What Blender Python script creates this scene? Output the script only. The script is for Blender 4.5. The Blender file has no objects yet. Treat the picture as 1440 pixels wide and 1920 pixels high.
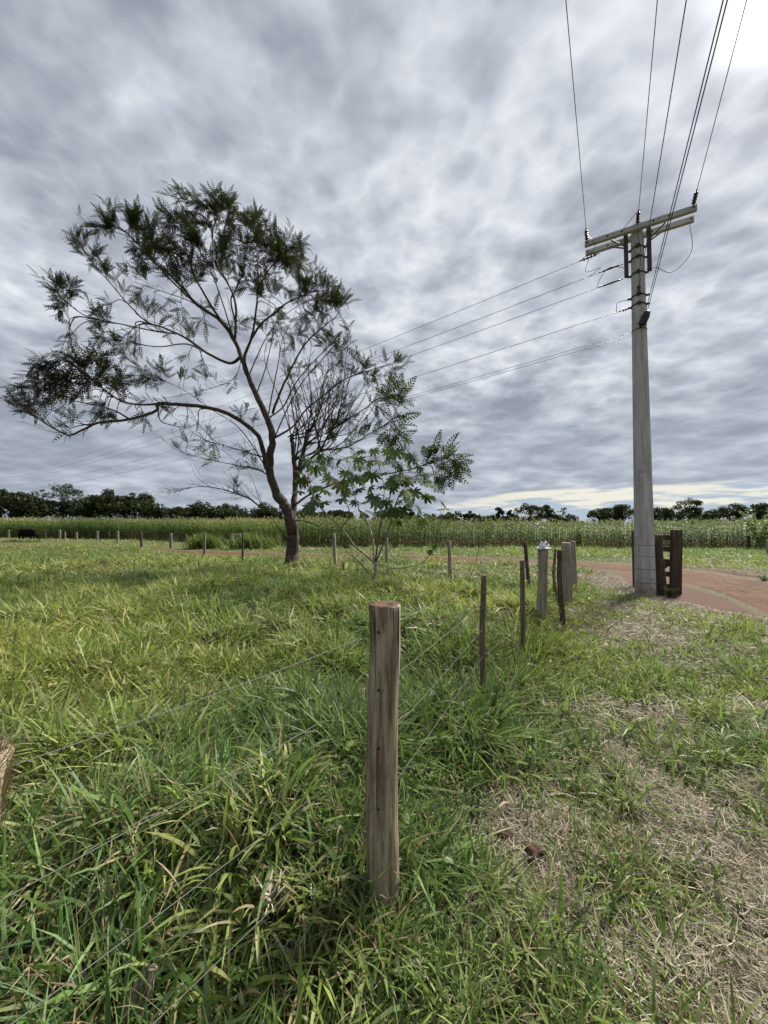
import bpy, bmesh, math, random
import numpy as np
from mathutils import Vector, Matrix, Quaternion

rng = np.random.default_rng(7)
random.seed(7)
S = bpy.context.scene
COL = S.collection

# ------------------------------------------------------------------ camera
F, CX, CY = 720.0, 720.0, 960.0            # pixel focal length of the 1440x1920 photograph
CAMH, PITCH = 1.6, math.radians(1.9)
cam = bpy.data.objects.new('camera', bpy.data.cameras.new('camera'))
COL.objects.link(cam)
cam.data.sensor_fit = 'VERTICAL'; cam.data.sensor_height = 36.0
cam.data.lens = 36.0 * F / 1920.0
cam.data.clip_start = 0.05; cam.data.clip_end = 5000
cam.location = (0, 0, CAMH); cam.rotation_euler = (math.pi / 2 + PITCH, 0, 0)
S.camera = cam

def ray(px, py):
    x, z = (px - CX) / F, -(py - CY) / F
    c, s = math.cos(PITCH), math.sin(PITCH)
    return Vector((x, c - s * z, s + c * z))
def at(px, py, d):
    r = ray(px, py); k = d / r.y
    return Vector((r.x * k, d, CAMH + r.z * k))
def gnd(px, py, z=0.0):
    r = ray(px, py); k = (z - CAMH) / r.z
    return (r.x * k, r.y * k)

# ------------------------------------------------------------------ exposure, world, sun
EXPO = 1.2
S.view_settings.view_transform = 'Standard'; S.view_settings.look = 'None'
S.view_settings.exposure = EXPO; S.view_settings.gamma = 1.0
S.view_settings.use_curve_mapping = False
S.cycles.use_denoising = True
S.cycles.max_bounces = 8; S.cycles.transparent_max_bounces = 6
S.cycles.diffuse_bounces = 4; S.cycles.glossy_bounces = 2; S.cycles.transmission_bounces = 4
S.cycles.caustics_reflective = False; S.cycles.caustics_refractive = False

sund = ray(1436, 28).normalized()
SUN_EL = math.asin(sund.z); SUN_AZ = math.atan2(sund.x, sund.y)

class NT:
    """small helper for node trees"""
    def __init__(s, tree): s.t = tree; tree.nodes.clear()
    def n(s, kind, **kw):
        nd = s.t.nodes.new(kind)
        for k, v in kw.items():
            if k.startswith('i_'):
                key = k[2:]
                key = int(key) if key.isdigit() else key
                s.link(v, nd.inputs[key])
            else: setattr(nd, k, v)
        return nd
    def link(s, v, sock):
        if isinstance(v, bpy.types.NodeSocket): s.t.links.new(v, sock)
        elif v is not None:
            if isinstance(v, (tuple, list)) and sock.type == 'RGBA' and len(v) == 3: v = (*v, 1)
            sock.default_value = v
    def math(s, op, a, b=None, c=None, clamp=False):
        nd = s.t.nodes.new('ShaderNodeMath'); nd.operation = op; nd.use_clamp = clamp
        s.link(a, nd.inputs[0])
        if b is not None: s.link(b, nd.inputs[1])
        if c is not None: s.link(c, nd.inputs[2])
        return nd.outputs[0]
    def vmath(s, op, a, b=None, out=0):
        nd = s.t.nodes.new('ShaderNodeVectorMath'); nd.operation = op
        s.link(a, nd.inputs[0])
        if b is not None: s.link(b, nd.inputs[1])
        return nd.outputs[out]
    def mix(s, f, a, b, mode='MIX'):
        nd = s.t.nodes.new('ShaderNodeMix'); nd.data_type = 'RGBA'; nd.blend_type = mode
        s.link(f, nd.inputs[0]); s.link(a, nd.inputs[6]); s.link(b, nd.inputs[7])
        return nd.outputs[2]
    def noise(s, vec, scale, detail=4, rough=0.5, dist=0.0, out=0):
        nd = s.t.nodes.new('ShaderNodeTexNoise')
        s.link(vec, nd.inputs['Vector']); nd.inputs['Scale'].default_value = scale
        nd.inputs['Detail'].default_value = detail; nd.inputs['Roughness'].default_value = rough
        nd.inputs['Distortion'].default_value = dist
        return nd.outputs[out]
    def ramp(s, fac, stops, interp='LINEAR'):
        nd = s.t.nodes.new('ShaderNodeValToRGB'); cr = nd.color_ramp; cr.interpolation = interp
        while len(cr.elements) < len(stops): cr.elements.new(0.5)
        for e, (p, c) in zip(cr.elements, stops):
            e.position = p
            if isinstance(c, (int, float)): c = (c, c, c)
            e.color = (*c, 1)
        s.link(fac, nd.inputs[0]); return nd.outputs[0]
    def smooth(s, v, lo, hi):
        nd = s.t.nodes.new('ShaderNodeMapRange'); nd.interpolation_type = 'SMOOTHSTEP'
        s.link(v, nd.inputs[0]); s.link(lo, nd.inputs[1]); s.link(hi, nd.inputs[2])
        return nd.outputs[0]
    def scalevec(s, v, sc):
        nd = s.t.nodes.new('ShaderNodeMapping'); s.link(v, nd.inputs[0]); nd.inputs['Scale'].default_value = sc
        return nd.outputs[0]

W = bpy.data.worlds.new('World'); S.world = W; W.use_nodes = True
w = NT(W.node_tree)
sky = w.n('ShaderNodeTexSky'); sky.sky_type = 'NISHITA'; sky.sun_disc = False
sky.sun_elevation = SUN_EL; sky.sun_rotation = SUN_AZ; sky.air_density = 1.0; sky.dust_density = 1.5
bg_clear = w.n('ShaderNodeBackground', i_Color=sky.outputs[0], i_Strength=0.07)
tc = w.n('ShaderNodeTexCoord').outputs['Generated']
sep = w.n('ShaderNodeSeparateXYZ', i_0=tc)
zz = w.math('MAXIMUM', sep.outputs[2], 0.0)
den = w.math('ADD', zz, 0.16)
pl = w.n('ShaderNodeCombineXYZ', i_0=w.math('DIVIDE', sep.outputs[0], den), i_1=w.math('DIVIDE', sep.outputs[1], den), i_2=0.0).outputs[0]
# cloud deck seen as a flat layer: broad masses, rounded billows, fine fraying
rotn = w.n('ShaderNodeMapping', i_0=pl); rotn.inputs['Location'].default_value = (5.3, 2.2, 0)
rp = rotn.outputs[0]
n_big = w.noise(rp, 1.0, 3, 0.5, 0.0)
n_mid = w.noise(rp, 3.4, 4, 0.5, 0.0)
n_bil = w.math('ABSOLUTE', w.math('SUBTRACT', w.math('MULTIPLY', w.noise(rp, 4.8, 3, 0.5, 0.0), 2.0), 1.0))
n_fine = w.noise(rp, 10.0, 5, 0.55, 0.0)
dens = w.math('ADD', w.math('ADD', w.math('MULTIPLY', n_big, 0.36), w.math('ADD', 0.055, w.math('MULTIPLY', w.math('SUBTRACT', n_bil, 0.25), w.math('ADD', 0.07, w.math('MULTIPLY', w.smooth(zz, 0.05, 0.4), 0.17))))), w.math('ADD', w.math('MULTIPLY', n_mid, 0.44), w.math('ADD', 0.08, w.math('MULTIPLY', w.math('SUBTRACT', n_fine, 0.5), w.math('MULTIPLY', w.smooth(zz, 0.08, 0.5), 0.17)))))
K = 1.0 / (2 ** EXPO)
def kc(c): return tuple(v * K for v in c)
cloud = w.ramp(dens, [(0.36, kc((0.90, 0.93, 0.98))), (0.445, kc((0.63, 0.67, 0.745))), (0.525, kc((0.455, 0.49, 0.565))), (0.62, kc((0.26, 0.285, 0.345)))], 'B_SPLINE')
# the deck greys towards blue near the horizon
hz = w.smooth(zz, 0.42, 0.05)
cloud = w.mix(w.math('MULTIPLY', hz, 0.40), cloud, kc((0.37, 0.43, 0.52)))
# break in the deck low over the right-hand horizon
side = w.smooth(w.math('DIVIDE', sep.outputs[0], w.math('MAXIMUM', sep.outputs[1], 0.05)), -0.1, 0.45)
nb = w.noise(w.scalevec(tc, (3, 3, 26)), 2.2, 4, 0.55)
edge = w.math('ADD', w.math('MULTIPLY', side, 0.062), w.math('ADD', 0.022, w.math('MULTIPLY', w.math('SUBTRACT', nb, 0.5), 0.02)))
brk = w.smooth(zz, w.math('ADD', edge, 0.004), w.math('SUBTRACT', edge, 0.004))
low = w.mix(w.smooth(w.math('ADD', w.noise(w.scalevec(tc, (3, 3, 22)), 2.6, 5, 0.6), w.math('MULTIPLY', w.math('SUBTRACT', zz, 0.055), 2.2)), 0.42, 0.58), kc((0.46, 0.55, 0.66)), kc((0.90, 0.88, 0.76)))
cloud = w.mix(w.math('MULTIPLY', brk, w.math('ADD', 0.35, w.math('MULTIPLY', side, 0.6))), cloud, low)
# veiled sun
dt = w.math('MAXIMUM', w.vmath('DOT_PRODUCT', tc, tuple(sund), 1), 0.0)
thin = w.math('SUBTRACT', 1.45, dens)
glow = w.math('ADD', w.math('MULTIPLY', w.math('POWER', dt, 1100.0), 1.3 * K), w.math('ADD', w.math('MULTIPLY', w.math('POWER', dt, 110.0), 0.18 * K), w.math('MULTIPLY', w.math('POWER', dt, 6.0), 0.02 * K)))
glow = w.math('MULTIPLY', glow, thin)
cloud = w.mix(1.0, cloud, w.n('ShaderNodeCombineXYZ', i_0=glow, i_1=w.math('MULTIPLY', glow, 0.985), i_2=w.math('MULTIPLY', glow, 0.95)).outputs[0], 'ADD')
bg_cloud = w.n('ShaderNodeBackground', i_Color=cloud, i_Strength=1.0)
cover = w.smooth(dens, 0.20, 0.27)
mixs = w.n('ShaderNodeMixShader', i_0=cover, i_1=bg_clear.outputs[0], i_2=bg_cloud.outputs[0])
w.n('ShaderNodeOutputWorld', i_0=mixs.outputs[0])

sun = bpy.data.objects.new('sun', bpy.data.lights.new('sun', 'SUN'))
COL.objects.link(sun)
sun.data.energy = 4.3; sun.data.angle = math.radians(9); sun.data.color = (1.0, 0.95, 0.87)
sun.rotation_euler = (-sund).to_track_quat('-Z', 'Y').to_euler()

# ------------------------------------------------------------------ mesh helpers
def tag(o, label=None, cat=None, group=None, kind=None):
    if label: o['label'] = label
    if cat: o['category'] = cat
    if group: o['group'] = group
    if kind: o['kind'] = kind
    return o
def link_obj(name, me, mat=None, parent=None):
    o = bpy.data.objects.new(name, me); COL.objects.link(o)
    if mat and me is not None and len(me.materials) == 0: me.materials.append(mat)
    if parent is not None: o.parent = parent
    return o
def empty(name, loc=(0, 0, 0)):
    o = bpy.data.objects.new(name, None); COL.objects.link(o); o.location = loc
    o.empty_display_size = 0.1
    return o

def mesh_np(name, V, Q, col=None, smooth=True):
    """V (n,3), Q (m,k) uniform faces, col (n,3) stored as point colour 'tint'"""
    me = bpy.data.meshes.new(name)
    V = np.ascontiguousarray(V, dtype=np.float32); Q = np.ascontiguousarray(Q, dtype=np.int32)
    k = Q.shape[1]
    me.vertices.add(len(V)); me.vertices.foreach_set('co', V.ravel())
    me.loops.add(Q.size); me.loops.foreach_set('vertex_index', Q.ravel())
    me.polygons.add(len(Q)); me.polygons.foreach_set('loop_start', np.arange(0, Q.size, k, dtype=np.int32))
    if smooth: me.polygons.foreach_set('use_smooth', np.ones(len(Q), dtype=bool))
    if col is not None:
        a = me.attributes.new('tint', 'FLOAT_COLOR', 'POINT')
        a.data.foreach_set('color', np.c_[col, np.ones(len(col))].astype(np.float32).ravel())
    me.update(calc_edges=True)
    return me

class MB:
    """collects shapes into one mesh"""
    def __init__(s): s.v = []; s.f = []
    def add(s, vs, fs):
        o = len(s.v); s.v += [tuple(v) for v in vs]; s.f += [tuple(i + o for i in f) for f in fs]
    def box(s, c, size, rot=None):
        M = rot or Matrix.Identity(3); hx, hy, hz = size[0] / 2, size[1] / 2, size[2] / 2
        b = min(hx, hy, hz) * 0.12
        vs = []
        for sx in (-1, 1):
            for sy in (-1, 1):
                for sz in (-1, 1):
                    vs.append(Vector(c) + M @ Vector((sx * hx, sy * hy, sz * hz)))
        s.add(vs, [(0, 1, 3, 2), (4, 6, 7, 5), (0, 4, 5, 1), (2, 3, 7, 6), (0, 2, 6, 4), (1, 5, 7, 3)])
    def tube(s, pts, rads, sides=8, cap=True, jit=0.0):
        pts = [Vector(p) for p in pts]; n = len(pts)
        if not hasattr(rads, '__len__'): rads = [rads] * n
        up = None; rings = []
        for i, p in enumerate(pts):
            t = (pts[min(i + 1, n - 1)] - pts[max(i - 1, 0)])
            t = t.normalized() if t.length > 1e-9 else Vector((0, 0, 1))
            if up is None:
                up = t.orthogonal().normalized()
            else:
                up = (up - t * up.dot(t))
                up = up.normalized() if up.length > 1e-6 else t.orthogonal().normalized()
            bi = t.cross(up)
            rings.append([p + (up * math.cos(a) + bi * math.sin(a)) * rads[i] * (1 + (random.uniform(-jit, jit) if jit else 0))
                          for a in [2 * math.pi * k / sides for k in range(sides)]])
        vs = [v for r in rings for v in r]; fs = []
        for i in range(n - 1):
            for k in range(sides):
                k2 = (k + 1) % sides
                fs.append((i * sides + k, i * sides + k2, (i + 1) * sides + k2, (i + 1) * sides + k))
        if cap:
            fs.append(tuple(range(sides))[::-1]); fs.append(tuple((n - 1) * sides + k for k in range(sides)))
        s.add(vs, fs)
    def build(s, name, mat, parent=None, smooth=True):
        me = bpy.data.meshes.new(name); me.from_pydata(s.v, [], s.f)
        if smooth: me.polygons.foreach_set('use_smooth', np.ones(len(me.polygons), dtype=bool))
        me.update()
        return link_obj(name, me, mat, parent)

def catmull(pts, k=4):
    pts = [np.array(p, dtype=float) for p in pts]
    P = [2 * pts[0] - pts[1]] + pts + [2 * pts[-1] - pts[-2]]
    out = []
    for i in range(1, len(P) - 2):
        p0, p1, p2, p3 = P[i - 1], P[i], P[i + 1], P[i + 2]
        for j in range(k):
            t = j / k
            out.append(0.5 * (2 * p1 + (p2 - p0) * t + (2 * p0 - 5 * p1 + 4 * p2 - p3) * t * t + (3 * p1 - p0 - 3 * p2 + p3) * t ** 3))
    out.append(pts[-1]); return out

def hash2(ix, iy, seed):
    h = (ix.astype(np.int64) * 374761393 + iy.astype(np.int64) * 668265263 + seed * 2147483647) & 0xFFFFFFFF
    h = ((h ^ (h >> 13)) * 1274126177) & 0xFFFFFFFF
    h = h ^ (h >> 16)
    return (h & 0xFFFFFF) / float(0xFFFFFF)
def vnoise(x, y, seed=0):
    x = np.asarray(x, dtype=float); y = np.asarray(y, dtype=float)
    ix, iy = np.floor(x), np.floor(y); fx, fy = x - ix, y - iy
    fx = fx * fx * (3 - 2 * fx); fy = fy * fy * (3 - 2 * fy)
    a = hash2(ix, iy, seed); b = hash2(ix + 1, iy, seed); c = hash2(ix, iy + 1, seed); d = hash2(ix + 1, iy + 1, seed)
    return (a * (1 - fx) + b * fx) * (1 - fy) + (c * (1 - fx) + d * fx) * fy
def fbm(x, y, seed=0, o=3):
    t, a, s = 0, 0.5, 0
    for i in range(o):
        t = t + a * vnoise(x * 2 ** i, y * 2 ** i, seed + i * 17); s += a; a *= 0.5
    return t / s
def sstep(lo, hi, v):
    t = np.clip((v - lo) / (hi - lo), 0, 1); return t * t * (3 - 2 * t)

# ------------------------------------------------------------------ materials
def mat(name, rough=0.8):
    m = bpy.data.materials.new(name); m.use_nodes = True
    t = NT(m.node_tree)
    b = t.n('ShaderNodeBsdfPrincipled'); b.inputs['Roughness'].default_value = rough
    b.inputs['Specular IOR Level'].default_value = 0.25
    o = t.n('ShaderNodeOutputMaterial', i_0=b.outputs[0])
    return m, t, b, o
def leafmat(name, gloss=0.45, trans=0.4, var=0.35, spec=0.3, wear=0.0):
    """double-sided leaf that takes its own colour from the 'tint' attribute"""
    m, t, b, o = mat(name, gloss)
    b.inputs['Specular IOR Level'].default_value = spec
    c = t.n('ShaderNodeAttribute', attribute_name='tint').outputs[0]
    pos = t.n('ShaderNodeNewGeometry').outputs['Position']
    nz = t.noise(pos, 9.0, 3, 0.6)
    c = t.mix(1.0, c, t.mix(nz, (1 - var,) * 3, (1 + var,) * 3), 'MULTIPLY') if var else c
    if wear:
        wn = t.smooth(t.noise(pos, 34.0, 4, 0.65), 0.56, 0.72)
        c = t.mix(t.math('MULTIPLY', wn, wear), c, (0.30, 0.24, 0.12))
    t.link(c, b.inputs['Base Color'])
    tr = t.n('ShaderNodeBsdfTranslucent', i_Color=t.mix(0.5, c, (0.145, 0.235, 0.03)) if trans else c)
    mx = t.n('ShaderNodeMixShader', i_0=trans, i_1=b.outputs[0], i_2=tr.outputs[0])
    t.link(mx.outputs[0], o.inputs[0])
    return m
M = {}
M['grass'] = leafmat('grass_blade', 0.5, 0.42, 0.35, 0.25, 0.55)
M['straw'] = leafmat('dry_straw', 0.7, 0.1, 0.2, 0.2)
M['corn'] = leafmat('corn_leaf', 0.65, 0.3, 0.3, 0.12)
M['frond'] = leafmat('tree_frond', 0.8, 0.10, 0.0, 0.05)
M['castor'] = leafmat('castor_leaf', 0.75, 0.16, 0.2, 0.08)
M['farleaf'] = leafmat('far_foliage', 0.7, 0.10, 0.3, 0.12)

def wood_mat(name, c1, c2, c3, stretch=0.07, scale=34, bump=0.6, moss=None, lichen=0.0):
    m, t, b, o = mat(name, 0.85)
    oc = t.n('ShaderNodeTexCoord').outputs['Object']
    v = t.scalevec(oc, (1, 1, stretch))
    g = t.noise(v, scale, 6, 0.65, 0.6)
    g2 = t.noise(t.scalevec(oc, (1, 1, stretch * 2.2)), scale * 0.22, 4, 0.6, 0.8)
    c = t.mix(t.smooth(g, 0.36, 0.64), c1, c2)
    c = t.mix(t.smooth(g2, 0.50, 0.62), c, c3)
    fl = t.smooth(t.noise(t.scalevec(oc, (1, 1, 0.16)), scale * 2.4, 4, 0.7, 0.4), 0.52, 0.66)
    c = t.mix(t.math('MULTIPLY', fl, 0.45), c, tuple(min(1, x * 1.25) for x in c2))
    crack = t.smooth(t.noise(t.scalevec(oc, (1, 1, stretch * 0.35)), scale * 1.3, 3, 0.5, 0.2), 0.36, 0.30)
    c = t.mix(t.math('MULTIPLY', crack, 0.7), c, tuple(x * 0.35 for x in c1))
    if moss:
        mn = t.smooth(t.noise(oc, 14, 5, 0.65), 0.55, 0.68)
        c = t.mix(t.math('MULTIPLY', mn, moss[0]), c, moss[1])
    t.link(c, b.inputs['Base Color'])
    h = t.math('SUBTRACT', t.math('ADD', g, t.math('MULTIPLY', g2, 0.5)), t.math('MULTIPLY', crack, 0.7))
    bp = t.n('ShaderNodeBump', i_Height=h); bp.inputs['Strength'].default_value = bump; bp.inputs['Distance'].default_value = 0.006
    t.link(bp.outputs[0], b.inputs['Normal'])
    return m
M['wood_near'] = wood_mat('weathered_round_post', (0.140, 0.098, 0.062), (0.33, 0.28, 0.21), (0.125, 0.078, 0.046), 0.07, 40, 0.9, (0.45, (0.19, 0.19, 0.125)))
M['wood_grey'] = wood_mat('grey_post_wood', (0.15, 0.125, 0.10), (0.30, 0.265, 0.22), (0.17, 0.13, 0.095), 0.06, 36, 0.7)
M['wood_pale'] = wood_mat('pale_post_wood', (0.11, 0.10, 0.08), (0.20, 0.185, 0.15), (0.12, 0.10, 0.075), 0.06, 30, 0.6)
M['wood_dark'] = wood_mat('dark_rough_wood', (0.030, 0.022, 0.018), (0.085, 0.062, 0.048), (0.045, 0.028, 0.02), 0.10, 30, 1.0, (0.4, (0.20, 0.19, 0.15)))
M['wood_stake'] = wood_mat('brown_stake_wood', (0.07, 0.05, 0.034), (0.16, 0.125, 0.09), (0.10, 0.065, 0.04), 0.06, 40, 0.8, (0.4, (0.16, 0.17, 0.09)))
M['wood_moss'] = wood_mat('mossy_post_wood', (0.14, 0.09, 0.05), (0.30, 0.25, 0.17), (0.20, 0.13, 0.07), 0.2, 60, 1.0, (0.8, (0.34, 0.33, 0.22)))
M['wood_stub'] = wood_mat('rotten_stub_wood', (0.07, 0.055, 0.04), (0.26, 0.225, 0.17), (0.10, 0.075, 0.05), 0.06, 55, 1.0)
M['gatewood'] = wood_mat('old_gate_board', (0.036, 0.025, 0.019), (0.090, 0.064, 0.050), (0.045, 0.030, 0.024), 0.10, 30, 0.7)
def bark_mat(name, c1, c2, sc=16):
    m, t, b, o = mat(name, 0.9)
    pos = t.n('ShaderNodeTexCoord').outputs['Object']
    g = t.noise(t.scalevec(pos, (1, 1, 0.45)), sc, 6, 0.7, 0.6)
    l = t.smooth(t.noise(pos, 5.0, 4, 0.6), 0.5, 0.68)
    c = t.mix(t.smooth(g, 0.35, 0.65), c1, c2)
    c = t.mix(t.math('MULTIPLY', l, 0.5), c, tuple(min(1, x * 1.6) for x in c2))
    t.link(c, b.inputs['Base Color'])
    bp = t.n('ShaderNodeBump', i_Height=g); bp.inputs['Strength'].default_value = 0.9; bp.inputs['Distance'].default_value = 0.03
    t.link(bp.outputs[0], b.inputs['Normal'])
    return m
M['bark'] = bark_mat('tree_bark', (0.030, 0.022, 0.018), (0.078, 0.060, 0.048))
M['stem'] = bark_mat('castor_stem', (0.17, 0.15, 0.11), (0.34, 0.31, 0.24), 30)
M['stem_dark'] = bark_mat('castor_dark_stem', (0.06, 0.045, 0.035), (0.14, 0.11, 0.08), 30)
M['palebark'] = bark_mat('pale_bark', (0.11, 0.10, 0.085), (0.19, 0.175, 0.15), 4)

# concrete
m, t, b, o = mat('pole_concrete', 0.85); M['concrete'] = m
oc = t.n('ShaderNodeTexCoord').outputs['Object']
c = t.mix(t.smooth(t.noise(t.scalevec(oc, (1, 1, 0.12)), 7, 6, 0.65), 0.33, 0.68), (0.265, 0.264, 0.264), (0.42, 0.419, 0.417))
c = t.mix(t.math('MULTIPLY', t.smooth(t.noise(oc, 30, 5, 0.7), 0.5, 0.75), 0.35), c, (0.20, 0.19, 0.17))
rz = t.n('ShaderNodeSeparateXYZ', i_0=oc).outputs[2]
red = t.smooth(t.noise(oc, 5.5, 5, 0.7), 0.57, 0.66)
band = t.math('MULTIPLY', red, t.math('MULTIPLY', t.smooth(rz, 0.2, 1.0), t.smooth(rz, 3.9, 2.6)))
c = t.mix(t.math('MULTIPLY', band, 0.6), c, (0.27, 0.14, 0.09))
c = t.mix(t.math('MULTIPLY', t.smooth(t.noise(t.scalevec(oc, (1, 1, 0.03)), 11, 4, 0.6), 0.55, 0.7), 0.45), c, (0.14, 0.135, 0.125))
c = t.mix(t.math('MULTIPLY', t.smooth(rz, 0.55, 0.0), t.smooth(t.noise(oc, 9, 4, 0.6), 0.35, 0.65)), c, (0.22, 0.13, 0.09))
t.link(c, b.inputs['Base Color'])
bp = t.n('ShaderNodeBump', i_Height=t.noise(oc, 45, 5, 0.7)); bp.inputs['Strength'].default_value = 0.35; bp.inputs['Distance'].default_value = 0.01
t.link(bp.outputs[0], b.inputs['Normal'])
def plain(name, c, rough=0.6, metal=0.0, var=0.3, sc=20):
    m, t, b, o = mat(name, rough); b.inputs['Metallic'].default_value = metal
    oc = t.n('ShaderNodeTexCoord').outputs['Object']
    t.link(t.mix(t.noise(oc, sc, 4, 0.6), tuple(x * (1 - var) for x in c), tuple(min(1, x * (1 + var)) for x in c)), b.inputs['Base Color'])
    return m
M['arm'] = plain('crossarm_concrete', (0.34, 0.34, 0.335), 0.85, 0, 0.35, 12)
M['steel'] = plain('galvanised_steel', (0.13, 0.125, 0.12), 0.6, 0.4)
M['rust'] = plain('rusty_steel', (0.075, 0.05, 0.042), 0.8, 0.2)
M['black'] = plain('black_plastic', (0.012, 0.013, 0.018), 0.45)
M['cable'] = plain('cable', (0.035, 0.035, 0.038), 0.5)
M['wire'] = plain('fence_wire', (0.145, 0.14, 0.128), 0.65, 0.15)
M['polymer'] = plain('insulator_polymer', (0.06, 0.05, 0.055), 0.35)
M['white'] = plain('white_plastic', (0.72, 0.74, 0.76), 0.45, 0, 0.12)
M['greyplastic'] = plain('grey_sheet', (0.36, 0.38, 0.42), 0.5, 0, 0.25)
M['cow'] = plain('black_hide', (0.008, 0.007, 0.007), 0.95)
M['cow'].node_tree.nodes['Principled BSDF'].inputs['Specular IOR Level'].default_value = 0.03
M['hoof'] = plain('horn', (0.09, 0.08, 0.065), 0.5)
M['clod'] = plain('red_clod', (0.062, 0.034, 0.026), 0.95, 0, 0.45, 25)
M['redplastic'] = plain('red_plastic_scrap', (0.42, 0.06, 0.05), 0.5)
m, t, b, o = mat('post_end_grain', 0.95); M['endgrain'] = m
oc = t.n('ShaderNodeTexCoord').outputs['Object']
wv = t.n('ShaderNodeTexWave', wave_type='RINGS', rings_direction='Z', i_Vector=oc); wv.inputs['Scale'].default_value = 36; wv.inputs['Distortion'].default_value = 5
wv.inputs['Detail'].default_value = 3
c = t.mix(wv.outputs[1], (0.085, 0.052, 0.034), (0.16, 0.102, 0.070))
c = t.mix(t.smooth(t.noise(oc, 60, 4, 0.7), 0.5, 0.7), c, (0.05, 0.03, 0.02))
t.link(c, b.inputs['Base Color'])
bp = t.n('ShaderNodeBump', i_Height=t.noise(oc, 80, 4, 0.7)); bp.inputs['Strength'].default_value = 1.0; bp.inputs['Distance'].default_value = 0.006
t.link(bp.outputs[0], b.inputs['Normal'])

# ------------------------------------------------------------------ the lie of the land
ROAD_NEAR = [gnd(*p) for p in [(1500, 1176), (1440, 1151), (1330, 1107), (1190, 1073), (1000, 1057), (850, 1050), (700, 1045), (550, 1042), (400, 1039), (200, 1031), (0, 1023), (-250, 1018)]]
ROAD_FAR = [gnd(*p) for p in [(1640, 1096), (1440, 1086), (1330, 1070), (1190, 1057), (1000, 1047), (850, 1041.5), (700, 1037.5), (550, 1035), (400, 1032), (200, 1024), (0, 1017), (-250, 1012)]]
rn = np.array(catmull(ROAD_NEAR, 8)); rf = np.array(catmull(ROAD_FAR, 8))
rmid = (rn + rf) / 2; rhw = np.linalg.norm(rn - rf, axis=1) / 2
def road_t(x, y):
    """0 at the road's centre line, 1 at its edge"""
    x = np.asarray(x, float); y = np.asarray(y, float)
    shp = x.shape; x = x.ravel(); y = y.ravel(); best = np.full(x.shape, 1e9)
    for i in range(len(rmid) - 1):
        a, bb = rmid[i], rmid[i + 1]; d = bb - a; L2 = d @ d + 1e-9
        tt = np.clip(((x - a[0]) * d[0] + (y - a[1]) * d[1]) / L2, 0, 1)
        dist = np.hypot(x - a[0] - d[0] * tt, y - a[1] - d[1] * tt)
        best = np.minimum(best, dist / (rhw[i] * (1 - tt) + rhw[i + 1] * tt))
    return best.reshape(shp)
def fence_x(y): return 0.60 * (y - 1.63)
CORN = [gnd(*p) for p in [(-160, 1004), (0, 1008), (150, 1010), (300, 1013), (420, 1018), (520, 1022), (700, 1025.5), (900, 1027), (1100, 1028), (1300, 1028.5), (1440, 1029)]]
CORN.append((CORN[-1][0] + 14, CORN[-1][1] - 1))
corn_x = np.array([p[0] for p in CORN]); corn_y = np.array([p[1] for p in CORN])
_o = np.argsort(rn[:, 0]); rnx, rny = rn[_o, 0], rn[_o, 1]
def ground_z(x, y):
    x = np.asarray(x, float); y = np.asarray(y, float)
    d = np.hypot(x, y); far = sstep(2.5, 10, d) * (1 - sstep(60, 120, d))
    z = 0.05 * (vnoise(x / 0.9, y / 0.9, 3) - 0.5) + 0.16 * far * (fbm(x / 5.5, y / 5.5, 9, 2) - 0.5)
    z = z + 0.20 * np.exp(-((x + 0.6) / 2.4) ** 2 - ((y - 8.1) / 0.9) ** 2)      # grassy bank before the castor bush
    z = z + 0.26 * np.exp(-((x + 0.66) / 0.50) ** 2 - ((y - 1.95) / 0.42) ** 2) + 0.12 * np.exp(-((x + 0.25) / 0.5) ** 2 - ((y - 2.7) / 0.5) ** 2)
    z = z - 0.16 * np.exp(-((x - 2.2) / 0.8) ** 2 - ((y - 9.3) / 0.6) ** 2)      # scraped soil
    tus = (1 - sstep(-0.6, 0.3, x - fence_x(y))) * (1 - sstep(14, 22, y))
    z = z + tus * (0.42 * (fbm(x / 0.8, y / 0.8, 61, 2) - 0.45) * sstep(1.2, 2.2, d) + 0.26 * (vnoise(x / 2.1, y / 2.1, 62) - 0.5) * sstep(1.5, 3.5, d))
    z = z + 0.42 * (1 - sstep(-14, -9, x)) * np.exp(-((y - (np.interp(x, rnx, rny) - 2.2)) / 1.9) ** 2)
    rt = road_t(x, y); k = 1 - sstep(0.8, 1.5, rt)
    z = z * (1 - k) - 0.07 * k + 0.04 * k * np.exp(-((rt - 0.12) / 0.25) ** 2)
    return z
def gz(x, y): return float(ground_z(np.array([x]), np.array([y]))[0])

# bare/straw patches on the trodden strip right of the fence: (pixel x, y, radius x m, radius y m, strength)
PATCH = [(gnd(px, py), rx, ry, s) for px, py, rx, ry, s in [
    (975, 1560, 0.30, 0.24, 1.0), (1010, 1625, 0.20, 0.15, 1.0), (905, 1725, 0.17, 0.10, 1.0), (1330, 1830, 0.36, 0.15, 1.0), (1420, 1690, 0.18, 0.12, .9),
    (1240, 1400, 0.26, 0.20, .9), (1090, 1345, 0.25, 0.25, .9), (1410, 1480, 0.25, 0.18, .8), (1200, 1190, 0.9, 0.55, 1.0), (1330, 1165, 0.5, 0.35, .7), (1400, 1340, 0.4, 0.5, .8),
    (1130, 1092, 1.1, 1.3, 1.0), (1180, 1118, 0.5, 0.4, .8), (1052, 1150, 0.55, 0.75, 1.0), (1300, 1240, 0.6, 0.4, .7), (1190, 1800, 0.16, 0.08, .8), (910, 1105, 0.8, 0.5, 1.0)]]
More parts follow.
